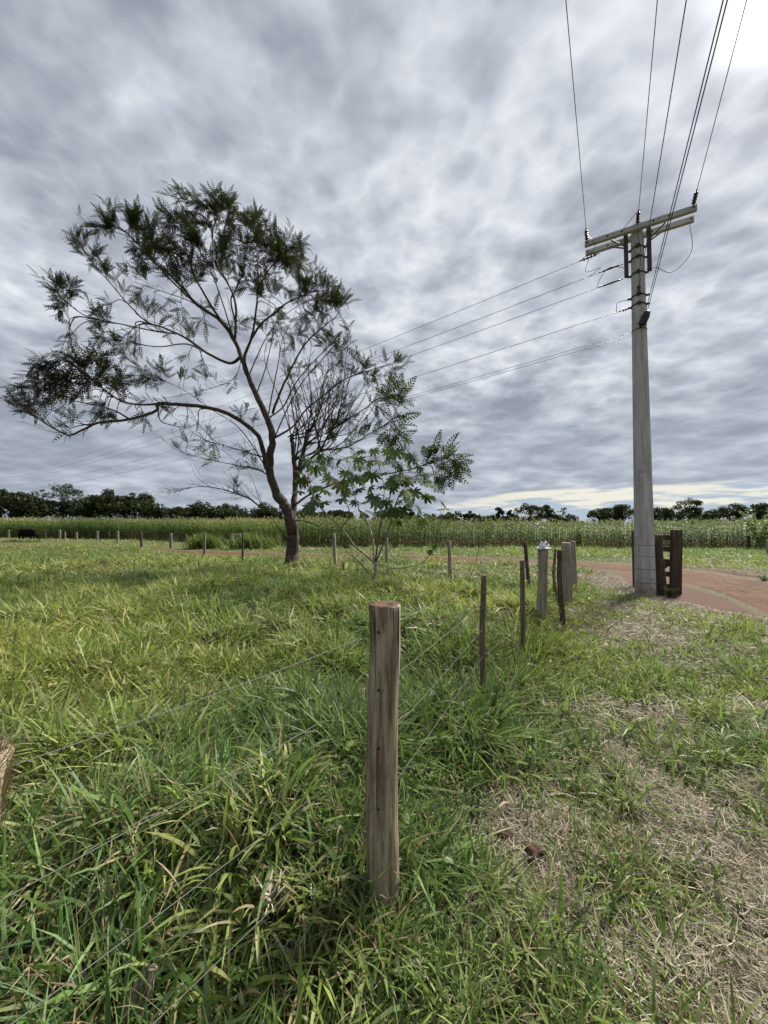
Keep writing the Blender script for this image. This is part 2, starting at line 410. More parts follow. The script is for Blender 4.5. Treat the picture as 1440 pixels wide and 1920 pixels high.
def bare(x, y):
    x = np.asarray(x, float); y = np.asarray(y, float)
    b = np.zeros_like(x)
    for (cx, cy), rx, ry, s in PATCH:
        b = np.maximum(b, s * np.exp(-(((x - cx) / rx) ** 2 + ((y - cy) / ry) ** 2) ** 1.5))
    side = sstep(0.1, 0.9, x - fence_x(y)) * (1 - sstep(11, 15, y))
    n = fbm(x / 0.55, y / 0.55, 31, 3)
    b = np.maximum(b, 0.85 * (1 - sstep(0.9, 1.12, road_t(x, y))) * (y < 13))
    return np.clip(np.maximum(b, side * sstep(0.57 - 0.05 * sstep(3, 6, y), 0.66 - 0.05 * sstep(3, 6, y), n) * 0.9) * (0.7 + 0.6 * vnoise(x / 0.12, y / 0.12, 5)), 0, 1)

# ground: one sheet to the horizon, fine near the camera
def axis(lim, n, k):
    u = np.linspace(-1, 1, n); return np.sinh(u * k) / np.sinh(k) * lim
gx = axis(2500, 361, 8.2); gy = axis(2500, 361, 8.2) + 4
GX, GY = np.meshgrid(gx, gy); GZ = ground_z(GX, GY)
V = np.c_[GX.ravel(), GY.ravel(), GZ.ravel()]
nx, ny = len(gx), len(gy)
idx = np.arange(nx * ny).reshape(ny, nx)
Q = np.c_[idx[:-1, :-1].ravel(), idx[:-1, 1:].ravel(), idx[1:, 1:].ravel(), idx[1:, :-1].ravel()]
rt_ = road_t(GX, GY).ravel(); bt = np.maximum(bare(GX, GY).ravel(), (1 - sstep(1.1, 1.4, rt_)) * (GY.ravel() < 16))
m, t, b, o = mat('ground_soil', 0.95); M['ground'] = m
pos = t.n('ShaderNodeNewGeometry').outputs['Position']
msk = t.n('ShaderNodeSeparateColor', i_0=t.n('ShaderNodeAttribute', attribute_name='tint').outputs[0])
soil = t.mix(t.noise(pos, 9, 6, 0.65), (0.060, 0.030, 0.020), (0.125, 0.066, 0.044))
litter = t.mix(t.noise(pos, 60, 4, 0.7), (0.10, 0.072, 0.042), (0.30, 0.23, 0.14))
turf = t.mix(t.noise(pos, 2.2, 5, 0.65), (0.050, 0.075, 0.018), (0.11, 0.12, 0.035))
dry = t.mix(t.smooth(t.noise(pos, 2.6, 4, 0.6), 0.44, 0.54), litter, soil)
c = t.mix(msk.outputs[0], t.mix(t.smooth(t.noise(pos, 11, 5, 0.7), 0.45, 0.6), turf, (0.055, 0.042, 0.024)), dry)
c = t.mix(msk.outputs[1], c, soil)
t.link(c, b.inputs['Base Color'])
bp = t.n('ShaderNodeBump', i_Height=t.noise(pos, 35, 6, 0.7)); bp.inputs['Strength'].default_value = 0.8; bp.inputs['Distance'].default_value = 0.03
t.link(bp.outputs[0], b.inputs['Normal'])
g = link_obj('ground', mesh_np('ground', V, Q, np.c_[bt, (1 - sstep(1.1, 1.45, rt_)) * (GY.ravel() < 16), bt * 0]), M['ground'])
tag(g, 'pasture ground of red soil under grass and straw', 'ground', kind='structure')

# dirt road
m, t, b, o = mat('red_dirt', 0.95); M['road'] = m
pos = t.n('ShaderNodeNewGeometry').outputs['Position']
msk = t.n('ShaderNodeSeparateColor', i_0=t.n('ShaderNodeAttribute', attribute_name='tint').outputs[0])
sv = t.n('ShaderNodeCombineXYZ', i_0=t.math('MULTIPLY', msk.outputs[1], 9.0), i_1=t.math('MULTIPLY', msk.outputs[2], 14.0), i_2=0.0).outputs[0]
c = t.mix(t.smooth(t.math('ADD', t.math('MULTIPLY', t.noise(pos, 1.3, 6, 0.65), 0.5), t.math('MULTIPLY', t.noise(sv, 1.6, 5, 0.65), 0.5)), 0.38, 0.62), (0.070, 0.034, 0.017), (0.125, 0.060, 0.030))
c = t.mix(t.smooth(t.noise(pos, 5, 6, 0.7), 0.50, 0.66), c, (0.058, 0.036, 0.025))
c = t.mix(t.smooth(t.math('ADD', msk.outputs[0], t.math('MULTIPLY', t.math('SUBTRACT', t.noise(pos, 3.0, 5, 0.65), 0.5), 1.0)), 0.55, 0.8), c, (0.10, 0.085, 0.045))
t.link(c, b.inputs['Base Color'])
bp = t.n('ShaderNodeBump', i_Height=t.noise(pos, 14, 7, 0.7)); bp.inputs['Strength'].default_value = 0.6; bp.inputs['Distance'].default_value = 0.06
t.link(bp.outputs[0], b.inputs['Normal'])
nw = 25; us = np.linspace(-1.12, 1.12, nw); RV = []; RC = []
for i in range(len(rmid)):
    half = (rf[i] - rn[i]) / 2
    for u in us:
        e = 0.10 * (vnoise(np.array([i * 0.9]), np.array([math.copysign(3, u)]), 8)[0] - 0.5) if abs(u) > 1 else 0
        RV.append((*(rmid[i] + half * (u + math.copysign(e, u))), 0)); RC.append((min(1, max(0, abs(u) ** 3) + 0.5 * math.exp(-(u / 0.16) ** 2)), (u + 1.2) / 2.4, i / len(rmid)))
RV = np.array(RV); RC = np.array(RC)
RV[:, 2] = ground_z(RV[:, 0], RV[:, 1]) + 0.018 - 0.03 * (np.tile(np.abs(us), len(rmid)) > 1.05)
idx = np.arange(len(RV)).reshape(-1, nw)
Q = np.c_[idx[:-1, :-1].ravel(), idx[:-1, 1:].ravel(), idx[1:, 1:].ravel(), idx[1:, :-1].ravel()]
r_ = link_obj('dirt_road', mesh_np('dirt_road', RV, Q, RC), M['road'])
tag(r_, 'red dirt road curving past the gate towards the far left', 'road', kind='structure')

# loose gravel on the track
ng = 3000; gi = rng.integers(0, len(rmid) - 1, ng); gf = rng.random(ng); gu = np.clip(rng.normal(0, .62, ng), -1.05, 1.05)
gm = rmid[gi] * (1 - gf)[:, None] + rmid[gi + 1] * gf[:, None]; gh = (rf[gi] - rn[gi]) / 2 * (1 - gf)[:, None] + (rf[gi + 1] - rn[gi + 1]) / 2 * gf[:, None]
gp_ = gm + gh * gu[:, None]; kk = gp_[:, 1] < 26; gp_ = gp_[kk]; ng = len(gp_)
oct_ = np.array([(1, 0, 0), (0, 1, 0), (-1, 0, 0), (0, -1, 0), (0, 0, .7), (0, 0, -.7)]); ot = np.array([(0, 1, 4), (1, 2, 4), (2, 3, 4), (3, 0, 4), (1, 0, 5), (2, 1, 5), (3, 2, 5), (0, 3, 5)])
gs = rng.uniform(.004, .014, (ng, 1, 1)) * rng.uniform(.6, 1.3, (ng, 1, 3))
GVt = oct_[None] * gs + np.c_[gp_, ground_z(gp_[:, 0], gp_[:, 1]) + .020][:, None] + rng.normal(0, .0015, (ng, 6, 3))
GCt = np.repeat(np.array([(.10, .055, .036), (.075, .05, .04), (.14, .10, .08)])[rng.integers(0, 3, ng)], 6, 0)
o = link_obj('gravel', mesh_np('gravel', GVt.reshape(-1, 3), (ot[None] + (np.arange(ng) * 6)[:, None, None]).reshape(-1, 3), GCt, smooth=False), M['straw'])
tag(o, 'loose reddish gravel scattered on the dirt road', 'gravel', kind='stuff')

# ------------------------------------------------------------------ woodland on the skyline
PROFILE = [(-300, 915), (-80, 915), (0, 919), (40, 922), (70, 930), (110, 935), (170, 930), (200, 921), (235, 928), (275, 934), (300, 948), (350, 942), (400, 945), (440, 946), (470, 958), (500, 948), (545, 955), (620, 955), (700, 955), (770, 960), (830, 962), (870, 963), (905, 969), (1000, 967), (1050, 968), (1085, 964), (1120, 957), (1160, 953), (1200, 950), (1240, 956), (1290, 957), (1340, 962), (1380, 957), (1440, 948), (1500, 945), (1750, 940)]
pfx = [p[0] for p in PROFILE]; pfy = [p[1] - (5 if p[0] > 850 else 0) for p in PROFILE]
def leaf_cloud(centers, radii, n, size, cols, shell=0.55):
    """random leaf clumps filling ellipsoids; returns V,Q,C arrays"""
    k = rng.integers(0, len(centers), n)
    d = rng.normal(size=(n, 3)); d /= np.linalg.norm(d, axis=1)[:, None]
    rr = rng.uniform(shell, 1.0, n) ** 0.6
    c = centers[k] + d * radii[k] * rr[:, None]
    a = rng.normal(size=(n, 3)); a /= np.linalg.norm(a, axis=1)[:, None]
    bdir = np.cross(a, d + rng.normal(size=(n, 3)) * 0.6); bdir /= np.linalg.norm(bdir, axis=1)[:, None] + 1e-9
    s = size * rng.uniform(0.5, 1.3, n)[:, None]
    V = np.stack([c - a * s, c - bdir * s * 0.55, c + a * s, c + bdir * s * 0.55], 1).reshape(-1, 3)
    Q = np.arange(4 * n).reshape(n, 4)
    col = cols[rng.integers(0, len(cols), n)] * rng.uniform(0.7, 1.3, (n, 1))
    return V, Q, np.repeat(col, 4, 0)
DARKG = 0.62 * np.array([(0.020, 0.032, 0.014), (0.028, 0.040, 0.016), (0.036, 0.050, 0.018), (0.020, 0.030, 0.018)])
MIDG = 0.68 * np.array([(0.040, 0.056, 0.022), (0.055, 0.070, 0.026), (0.034, 0.050, 0.02)])
VS, QS, CS, off = [], [], [], 0
for i in range(380):
    px = rng.uniform(-320, 1760); D = 116 + (px > 850) * 35 + rng.uniform(0, 14)
    ty = np.interp(px, pfx, pfy) + rng.normal(0, 2.2)
    top = at(px, ty, D); rad = rng.uniform(1.8, 3.4) * (1.0 if px < 560 else 0.85)
    nl = int(rng.integers(4, 7)); cs, rs = [], []
    for j in range(nl):
        cs.append((top.x + rng.normal(0, rad * 0.6), D + rng.normal(0, rad * 0.6), max(0.8, top.z - rad * 0.6 - abs(rng.normal(0, rad * 0.9)))))
        rr = rad * rng.uniform(0.45, 0.8); rs.append((rr * 1.15, rr * 1.15, rr * 0.75))
    cs.append((top.x, D, top.z * 0.35)); rs.append((rad, rad, top.z * 0.38))
    cols = (DARKG if rng.random() < 0.72 else MIDG) * rng.uniform(0.75, 1.2)
    V, Q, C = leaf_cloud(np.array(cs), np.array(rs), 300, 0.5, cols, 0.2)
    VS.append(V); QS.append(Q + off); CS.append(C); off += len(V)
o = link_obj('woodland', mesh_np('woodland', np.vstack(VS), np.vstack(QS), np.vstack(CS), smooth=False), M['farleaf'])
tag(o, 'dark belt of dense woodland behind the corn field', 'woodland', kind='stuff')

def far_tree(px, yt, wpx, D, label, style='round', pale=False, cols=DARKG, n=2200):
    tp = at(px, yt, D); base = (tp.x, D, gz(tp.x, D)); H = tp.z - base[2]; Wd = wpx / F * D
    root = empty('forest_tree', base); tag(root, label, 'tree', 'trees standing out on the skyline')
    rnd = random.Random(int(px * 7 + yt))
    mb = MB(); cs, rs = [], []
    cbase = {'round': 0.30, 'umbrella': 0.66, 'tall': 0.35, 'lollipop': 0.45}[style]
    tr = H * 0.016
    mb.tube([(0, 0, -0.1), (rnd.uniform(-.2, .2), 0, H * 0.3), (rnd.uniform(-.4, .4), 0, H * cbase), (rnd.uniform(-.4, .4), 0, H * (cbase + 0.12))], [tr * 1.3, tr, tr * .85, tr * 0.6], 7)
    nl = {'round': 22, 'umbrella': 20, 'tall': 18, 'lollipop': 14}[style]
    for j in range(nl):
        a = rnd.uniform(0, 6.283); q = math.sqrt(rnd.random())
        if style == 'umbrella':
            x, y = math.cos(a) * q * Wd * 0.5, math.sin(a) * q * Wd * 0.42
            z = H * (0.90 - 0.26 * q * q - 0.12 * rnd.random() + 0.05 * math.sin(a * 2 + px)); r = Wd * rnd.uniform(0.07, 0.16); rv = (r * 1.2, r * 1.2, r * 0.60); z = min(z, H - rv[2])
        else:
            h = rnd.random(); prof = math.sqrt(max(0.05, 1 - (2 * h - 0.9) ** 2))
            x, y = math.cos(a) * q * Wd * 0.40 * prof, math.sin(a) * q * Wd * 0.36 * prof
            z = H * (cbase + 0.06 + (0.90 - cbase - 0.04) * h); r = min(Wd, H) * rnd.uniform(0.10, 0.19); rv = (r, r, r * 0.72)
            z = min(z, H - rv[2])
        cs.append((x, y, z)); rs.append(rv)
        if j < 11:
            st = H * (cbase + rnd.uniform(-0.04, 0.1))
            mb.tube([(0, 0, st), (x * 0.45, y * 0.45, st + (z - st) * 0.55), (x, y, z)], [tr * 0.5, tr * 0.32, tr * 0.12], 5)
    mb.build('trunk', M['palebark'] if pale else M['bark'], root)
    V, Q, C = leaf_cloud(np.array(cs), np.array(rs), n, 0.30 if style != 'umbrella' else 0.27, cols, 0.35)
    link_obj('crown', mesh_np('crown', V, Q, C, smooth=False), M['farleaf'], root)
far_tree(116, 903, 104, 127, 'wide flat-topped tree with pale forked trunk rising above the left woodland', 'umbrella', True, MIDG, 2600)
far_tree(262, 914, 64, 127, 'layered umbrella tree at the right end of the tall left woodland', 'umbrella', False, DARKG, 2200)
far_tree(200, 916, 62, 127, 'tall dark round tree between the two flat-topped trees', 'round')
far_tree(42, 917, 62, 127, 'dark broad tree left of the flat-topped pale-trunked tree', 'round')
far_tree(4, 913, 34, 127, 'dark tree cut by the left edge of the picture', 'round')
far_tree(30, 930, 26, 127, 'slender tree with pale thin trunk low at the far left', 'tall', True, DARKG, 1200)
far_tree(375, 938, 50, 127, 'low dome-shaped tree left of the tall bare branch', 'round', False, DARKG, 1600)
far_tree(425, 940, 46, 127, 'low dome-shaped tree just left of the roadside tree', 'round', False, DARKG, 1600)
far_tree(495, 940, 52, 127, 'rounded tree seen behind the roadside tree trunk', 'round', False, DARKG, 1600)
far_tree(936, 949, 26, 150, 'small upright dark tree, leftmost of the skyline group right of the castor bush', 'lollipop', False, DARKG, 1500)
far_tree(957, 954, 16, 150, 'narrow dark tree beside the leftmost small skyline tree', 'lollipop', False, DARKG, 900)
far_tree(994, 942, 58, 150, 'broad dark spreading tree in the skyline group right of the castor bush', 'umbrella', False, DARKG, 2800)
far_tree(1024, 946, 40, 151, 'dark tree joined to the right of the broad spreading skyline tree', 'lollipop', False, DARKG, 1800)
far_tree(1056, 948, 22, 152, 'thin airy tree at the right end of the small skyline group', 'umbrella', True, MIDG, 260)
far_tree(1134, 950, 36, 150, 'feathery greyish tree left of the concrete pole', 'round', True, MIDG, 700)
far_tree(1168, 943, 50, 148, 'rounded dark tree touching the left side of the concrete pole', 'round')
far_tree(1290, 930, 60, 146, 'tallest dome-shaped tree on the skyline right of the concrete pole', 'round', False, DARKG, 2800)
far_tree(1248, 951, 40, 146, 'low dark tree between the concrete pole and the tallest dome tree', 'round', False, DARKG, 1500)
far_tree(1374, 938, 52, 146, 'ragged flat-crowned tree near the right edge of the picture', 'umbrella', False, DARKG, 2600)
far_tree(1428, 942, 50, 146, 'dark tree cut by the right edge of the picture', 'round', False, DARKG, 1800)

# ------------------------------------------------------------------ corn
def strip_template(pts, widths, side):
    """flat strip along pts; returns verts, quads"""
    V, Q = [], []
    for p, wd in zip(pts, widths):
        V.append(np.array(p) - np.array(side) * wd / 2); V.append(np.array(p) + np.array(side) * wd / 2)
    for i in range(len(pts) - 1): Q.append((2 * i, 2 * i + 1, 2 * i + 3, 2 * i + 2))
    return V, Q
def corn_template(r):
    V, Q, C = [], [], []
    def put(v, q, c):
        o = len(V); V.extend(v); Q.extend([tuple(i + o for i in f) for f in q]); C.extend([c] * len(v))
    H = r.uniform(1.80, 2.05)
    for a in (0, 1.57):
        v, q = strip_template([(0, 0, 0), (0.01, 0, H * .6), (0, 0.01, H)], [0.03, 0.026, 0.012], (math.cos(a), math.sin(a), 0)); put(v, q, (0.10, 0.13, 0.05))
    az = r.uniform(0, 6.28)
    n = 11
    for i in range(n):
        f = i / (n - 1); z = H * (0.12 + 0.80 * f); a = az + i * math.pi + r.uniform(-0.5, 0.5)
        L = (0.75 - 0.35 * abs(f - 0.45)) * r.uniform(0.8, 1.1) * (0.75 if f > 0.85 else 1); d = np.array((math.cos(a), math.sin(a), 0)); sd = (-math.sin(a), math.cos(a), 0)
        up = r.uniform(0.35, 0.75) + 0.25 * f; dr = r.uniform(0.55, 1.05) * (1.2 - 0.5 * f)
        pts = [np.array((0, 0, z)) + d * L * s * (1 - 0.25 * s) + np.array((0, 0, L * (up * s - dr * s * s))) for s in (0, .3, .65, 1)]
        v, q = strip_template(pts, [0.045, 0.085, 0.065, 0.006], sd)
        if f < 0.22: c = (0.23, 0.17, 0.09) if r.random() < .5 else (0.07, 0.09, 0.03)
        else:
            g_ = r.random(); c = (0.060 + .06 * g_ * f, 0.105 + .06 * g_ * f, 0.034 + .01 * g_)
            if r.random() < 0.10: c = (0.24, 0.21, 0.09)
        put(v, q, c)
    for i in range(6):
        a = i * 1.05 + r.random(); sp = 0.03 if i == 0 else r.uniform(0.07, 0.14)
        v, q = strip_template([(0, 0, H), (math.cos(a) * sp * .6, math.sin(a) * sp * .6, H + 0.15), (math.cos(a) * sp, math.sin(a) * sp, H + r.uniform(.2, .30))], [0.012, 0.018, 0.008], (-math.sin(a), math.cos(a), 0))
        put(v, q, (0.27, 0.25, 0.14))
    return np.array(V), np.array(Q), np.array(C)
def scatter(templates, P, yaw, sc, tintvar=None):
    """place copies of templates; returns merged arrays"""
    VS, QS, CS, off = [], [], [], 0
    k = rng.integers(0, len(templates), len(P))
    for ti, (V, Q, C) in enumerate(templates):
        s = np.where(k == ti)[0]
        if len(s) == 0: continue
        c, sn = np.cos(yaw[s])[:, None], np.sin(yaw[s])[:, None]
        X = (V[None, :, 0] * c - V[None, :, 1] * sn) * sc[s][:, None] + P[s][:, 0:1]
        Y = (V[None, :, 0] * sn + V[None, :, 1] * c) * sc[s][:, None] + P[s][:, 1:2]
        Z = V[None, :, 2] * sc[s][:, None] + P[s][:, 2:3]
        VS.append(np.stack([X, Y, Z], 2).reshape(-1, 3))
        QS.append((Q[None] + (np.arange(len(s)) * len(V))[:, None, None] + off).reshape(-1, Q.shape[1]))
        cc = np.repeat(C[None], len(s), 0) * (tintvar[s][:, None, :] if tintvar is not None else 1)
        CS.append(cc.reshape(-1, 3)); off += len(s) * len(V)
    return np.vstack(VS), np.vstack(QS), np.vstack(CS)
rc = random.Random(5)
CT = [corn_template(rc) for _ in range(9)]
fr = np.array(catmull(list(zip(corn_x, corn_y)), 10))
seg = np.r_[0, np.cumsum(np.linalg.norm(np.diff(fr, axis=0), axis=1))]
P = []
for row in range(12):
    s = np.arange(0, seg[-1], 0.20 if row < 5 else 0.30); s = s + rng.uniform(-.06, .06, len(s))
    x = np.interp(s, seg, fr[:, 0]) + rng.normal(0, 0.05, len(s)); y = np.interp(s, seg, fr[:, 1]) + row * 0.62 + rng.normal(0, 0.06, len(s)) + 0.5 * (vnoise(s / 5, s * 0, 2) - .5)
    P.append(np.c_[x, y])
P = np.vstack(P); P = np.c_[P, ground_z(P[:, 0], P[:, 1])]
hs = 0.90 + 0.24 * fbm(P[:, 0] / 5, P[:, 1] / 5, 4, 3) + rng.normal(0, 0.06, len(P))
hs = hs * np.interp(P[:, 0], [-40, -8, 5, 30], [1.0, 0.93, 0.86, 0.84])
tv = np.ones((len(P), 3)); yl = fbm(P[:, 0] / 9 + 3, P[:, 1] / 9, 12, 2)[:, None]; tv = tv * (1 + np.array([[0.55, 0.4, 0.25]]) * (yl - 0.42) * 1.6) * rng.uniform(.8, 1.2, (len(P), 1))
V, Q, C = scatter(CT, P, rng.uniform(0, 6.28, len(P)), hs, np.clip(tv, .5, 2))
o = link_obj('corn_field', mesh_np('corn_field', V, Q, C), M['corn']); tag(o, 'field of tall tasselled corn across the middle distance', 'corn field', kind='stuff')

# ------------------------------------------------------------------ grass
def blades(P, az, lean, L, Wd, droop, col, seg, tw=0.5):
    n = len(P)
    s = np.linspace(0, 1, seg + 1)[None, :]
    hor = L[:, None] * (np.sin(lean)[:, None] * s + 0.35 * droop[:, None] * s * s)
    ver = L[:, None] * (np.cos(lean)[:, None] * s - droop[:, None] * s * s * 0.75)
    ver = np.maximum(ver, 0.012 * s * 2)
    ax, ay = np.cos(az)[:, None], np.sin(az)[:, None]
    kink = rng.normal(0, 0.12, (n, 1)) * L[:, None] * s * s
    cx = P[:, 0:1] + ax * hor - ay * kink; cy = P[:, 1:2] + ay * hor + ax * kink; cz = P[:, 2:3] + ver
    prof = np.interp(s, [0, .12, .45, .8, 1], [0.55, 0.9, 1.0, 0.62, 0.04])
    hw = Wd[:, None] * prof / 2
    ta = rng.normal(0, tw, n)[:, None] + s * rng.normal(0, 0.5, (n, 1))
    sx, sy, sz = -ay * np.cos(ta), ax * np.cos(ta), np.sin(ta)
    A = np.stack([cx - sx * hw, cy - sy * hw, cz - sz * hw], 2); B = np.stack([cx + sx * hw, cy + sy * hw, cz + sz * hw], 2)
    V = np.stack([A, B], 2).reshape(n, -1, 3)
    base = (np.arange(n) * 2 * (seg + 1))[:, None]
    i = np.arange(seg)[None, :] * 2
    Q = np.stack([base + i, base + i + 1, base + i + 3, base + i + 2], 2).reshape(-1, 4)
    return V.reshape(-1, 3), Q, np.repeat(col, 2 * (seg + 1), 0)
GREENS = np.array([(0.098, 0.152, 0.030), (0.134, 0.190, 0.040), (0.175, 0.220, 0.058), (0.085, 0.127, 0.040), (0.118, 0.155, 0.060), (0.230, 0.252, 0.095)])
DRYS = np.array([(0.40, 0.32, 0.18), (0.32, 0.24, 0.13), (0.46, 0.39, 0.24), (0.20, 0.135, 0.075), (0.34, 0.29, 0.19)])
def gcol(n, dry, warm):
    k = rng.integers(0, len(GREENS), n); c = GREENS[k] * rng.uniform(0.95, 1.65, (n, 1))
    c = c * (1 + (warm[:, None] - 0.5) * np.array([[0.75, 0.35, 0.1]]))
    d = rng.random(n) < dry
    c[d] = DRYS[rng.integers(0, len(DRYS), d.sum())] * rng.uniform(0.75, 1.15, (d.sum(), 1))
    return c, d
def excluded(x, y, n=None):
    cy = np.interp(x, corn_x, corn_y)
    rt_x = road_t(x, y); ok = (rt_x > 0.80 + 0.35 * vnoise(x / .7, y / .7, 91) * rng.uniform(.6, 1.2, len(x))) | ((np.abs(rt_x) < 0.22) & (rng.random(len(x)) < 0.35) & (vnoise(x / 1.1, y / 1.1, 92) > .5))
    ok &= y < cy + 0.6
    ok &= np.hypot(x - POLE[0], y - POLE[1]) > 0.2
    ok &= np.hypot(x, y - 1.63) > 0.085
    for c_ in CLODS: ok &= np.hypot(x - c_[0], (y - c_[1] + .04) * .8) > 0.10
    return ok
POLE = gnd(1210, 1111); CLODS = [gnd(943, 1576), gnd(1003, 1614)]
def zone(ntuft, y0, y1, kw, xm, per, seg, Lm, Wm, spread, lod=1.0):
    """tussocks over the strip y0<y<y1; per = blades per tussock"""
    y = np.sqrt(rng.uniform(max(y0, 0) ** 2, y1 ** 2, ntuft * 2)) if y0 > 1 else rng.uniform(y0, y1, ntuft * 2)
    x = rng.uniform(-1, 1, ntuft * 2) * (kw * np.maximum(y, 0.3) + xm)
    lush = 1 - sstep(-0.25, 0.55, x - fence_x(y))                           # left of the fence
    lush = np.maximum(lush, sstep(10.5, 13.5, y) * 0.55)
    keep = rng.random(len(x)) < np.clip(0.66 + 0.34 * lush, 0, 1) * (1 - 0.985 * bare(x, y))
    x, y, lush = x[keep][:ntuft], y[keep][:ntuft], lush[keep][:ntuft]
    n = len(x)
    size = (0.42 + 0.55 * fbm(x / 1.1, y / 1.1, 21, 3) + 0.62 * sstep(0.36, 0.66, fbm(x / 0.42, y / 0.42, 23, 2))) * (0.58 + 0.42 * lush)
    rtv = road_t(x, y); size *= 1 - 0.5 * (1 - sstep(2.0, 3.0, rtv)) * (y > 10) ; size *= 1 - 0.5 * (rtv < 1.1)
    k = rng.integers(int(per * 0.6), int(per * 1.4) + 1, n)
    ti = np.repeat(np.arange(n), k); N = len(ti)
    a = rng.uniform(0, 6.283, N); r = np.abs(rng.normal(0, spread, N)) * (0.5 + size[ti])
    bx = x[ti] + np.cos(a) * r; by = y[ti] + np.sin(a) * r
    ok = excluded(bx, by); ti, a, r, bx, by = ti[ok], a[ok], r[ok], bx[ok], by[ok]; N = len(ti)
    az = a + rng.normal(0, 0.7, N)
    # the sward leans a little as a whole
    lean = np.clip(np.abs(rng.normal(0.58, 0.36, N)) + 0.25 * r / spread * 0.4, 0.02, 1.45)
    warm = fbm(bx / 2.3, by / 2.3, 44, 3); warm = np.clip((warm - 0.5) * 2.2 + 0.52 + 0.10 * (1 - sstep(3, 6, by)) + 0.05 * sstep(6, 25, by) * (bx < fence_x(by)), 0, 1.2)
    dr = 0.20 + 0.26 * sstep(0.50, 0.7, fbm(bx / 0.6, by / 0.6, 77, 2)) - 0.08 * (1 - lush[ti]) * (by < 12)
    col, d = gcol(N, dr, warm)
    L = Lm * size[ti] * rng.uniform(0.55, 1.25, N); L[d] *= 0.9
    Wd = Wm * np.clip(rng.lognormal(-0.12, 0.42, N), .3, 2.0) * (0.75 + 0.35 * lush[ti]); Wd[d] *= 0.7
    lean[d] = np.clip(lean[d] + 0.45 * (rng.random(d.sum()) < 0.5), 0, 1.5)
    droop = np.abs(rng.normal(0.46, 0.32, N)) + 0.15 * d
    P = np.c_[bx, by, ground_z(bx, by) - 0.005]
    return blades(P, az, lean, L, Wd, droop, col, seg)
parts = [zone(2700, -0.6, 2.2, 0.95, 2.2, 26, 4, 0.29, 0.0105, 0.06),
         zone(3100, 2.2, 5.0, 1.1, 1.2, 24, 4, 0.35, 0.0145, 0.065),
         zone(5600, 5.0, 11, 1.1, 1.0, 20, 3, 0.36, 0.018, 0.085),
         zone(7200, 11, 25, 1.12, 1.0, 14, 2, 0.38, 0.026, 0.16),
         zone(5200, 25, 62, 1.12, 1.0, 11, 2, 0.46, 0.050, 0.35)]
def tussock(cx_, cy_, n, L0, W0, sp_):
    a = rng.uniform(0, 6.283, n); r = np.abs(rng.normal(0, sp_, n)); bx, by = cx_ + np.cos(a) * r, cy_ + np.sin(a) * r
    k = np.hypot(bx, by - 1.63) > 0.085; a, r, bx, by = a[k], r[k], bx[k], by[k]; n = len(a)
    col, d = gcol(n, np.full(n, .30), np.full(n, .62)); L0 = L0 * .78; 
    return blades(np.c_[bx, by, ground_z(bx, by)], a + rng.normal(0, .5, n), np.clip(np.abs(rng.normal(.5, .3, n)), 0, 1.3), L0 * rng.uniform(.5, 1.15, n), W0 * rng.uniform(.6, 1.25, n) * np.where(d, .75, 1), np.abs(rng.normal(.62, .25, n)), col, 6)
for px, py, L0 in [(300, 1650, .42), (380, 1560, .46), (430, 1650, .45), (520, 1600, .46), (480, 1720, .42), (570, 1680, .40), (640, 1640, .38), (230, 1780, .40), (130, 1800, .40), (330, 1800, .40), (430, 1840, .36), (600, 1780, .34), (540, 1500, .42), (610, 1450, .36), (650, 1560, .36), (700, 1730, .32), (90, 1650, .38), (200, 1560, .4), (300, 1480, .4), (420, 1460, .4)]:
    q_ = gnd(px, py + 60); parts.append(tussock(q_[0], q_[1], 80, L0, .0155, .075))
# fine flowering stems and dead stalks standing among the blades
for n_, y0_, y1_, w_s in ((2600, 0.3, 3.0, .0022), (4200, 3.0, 8.0, .0045)):
    y = rng.uniform(y0_, y1_, n_); x = rng.uniform(-1, 1, n_) * (1.1 * y + 1.5); k = excluded(x, y) & (rng.random(n_) < np.where(x < fence_x(y) + .2, 1, .45) * (1 - bare(x, y))); x, y = x[k], y[k]; n_ = len(x)
    cc = np.array([(0.34, 0.28, 0.16), (0.24, 0.19, 0.10), (0.19, 0.22, 0.08), (0.28, 0.26, 0.13)])[rng.integers(0, 4, n_)]
    parts.append(blades(np.c_[x, y, ground_z(x, y)], rng.uniform(0, 6.283, n_), np.abs(rng.normal(.35, .3, n_)), rng.uniform(.18, .44, n_), w_s * rng.uniform(.7, 1.5, n_), np.abs(rng.normal(.2, .2, n_)), cc, 4))
tb_ = gnd(548, 1061); cw_ = gnd(52, 1014.5)
for k in range(26): a_ = rng.uniform(0, 6.283); q_ = rng.uniform(.25, .95); parts.append(tussock(tb_[0] + math.cos(a_) * q_ * 1.1, tb_[1] + math.sin(a_) * q_ - .1, 40, .34, .020, .10))
for k in range(34): parts.append(tussock(cw_[0] + rng.uniform(-1.8, 1.8), cw_[1] - rng.uniform(.45, 1.1), 26, .62, .045, .16))
def merge(parts):
    VS, QS, CS, off = [], [], [], 0
    for V, Q, C in parts: VS.append(V); QS.append(Q + off); CS.append(C); off += len(V)
    return np.vstack(VS), np.vstack(QS), np.vstack(CS)
V, Q, C = merge(parts)
print('grass quads', len(Q))
o = link_obj('grass', mesh_np('grass', V, Q, C), M['grass']); tag(o, 'tussocky green pasture grass mixed with dry blades', 'grass', kind='stuff')

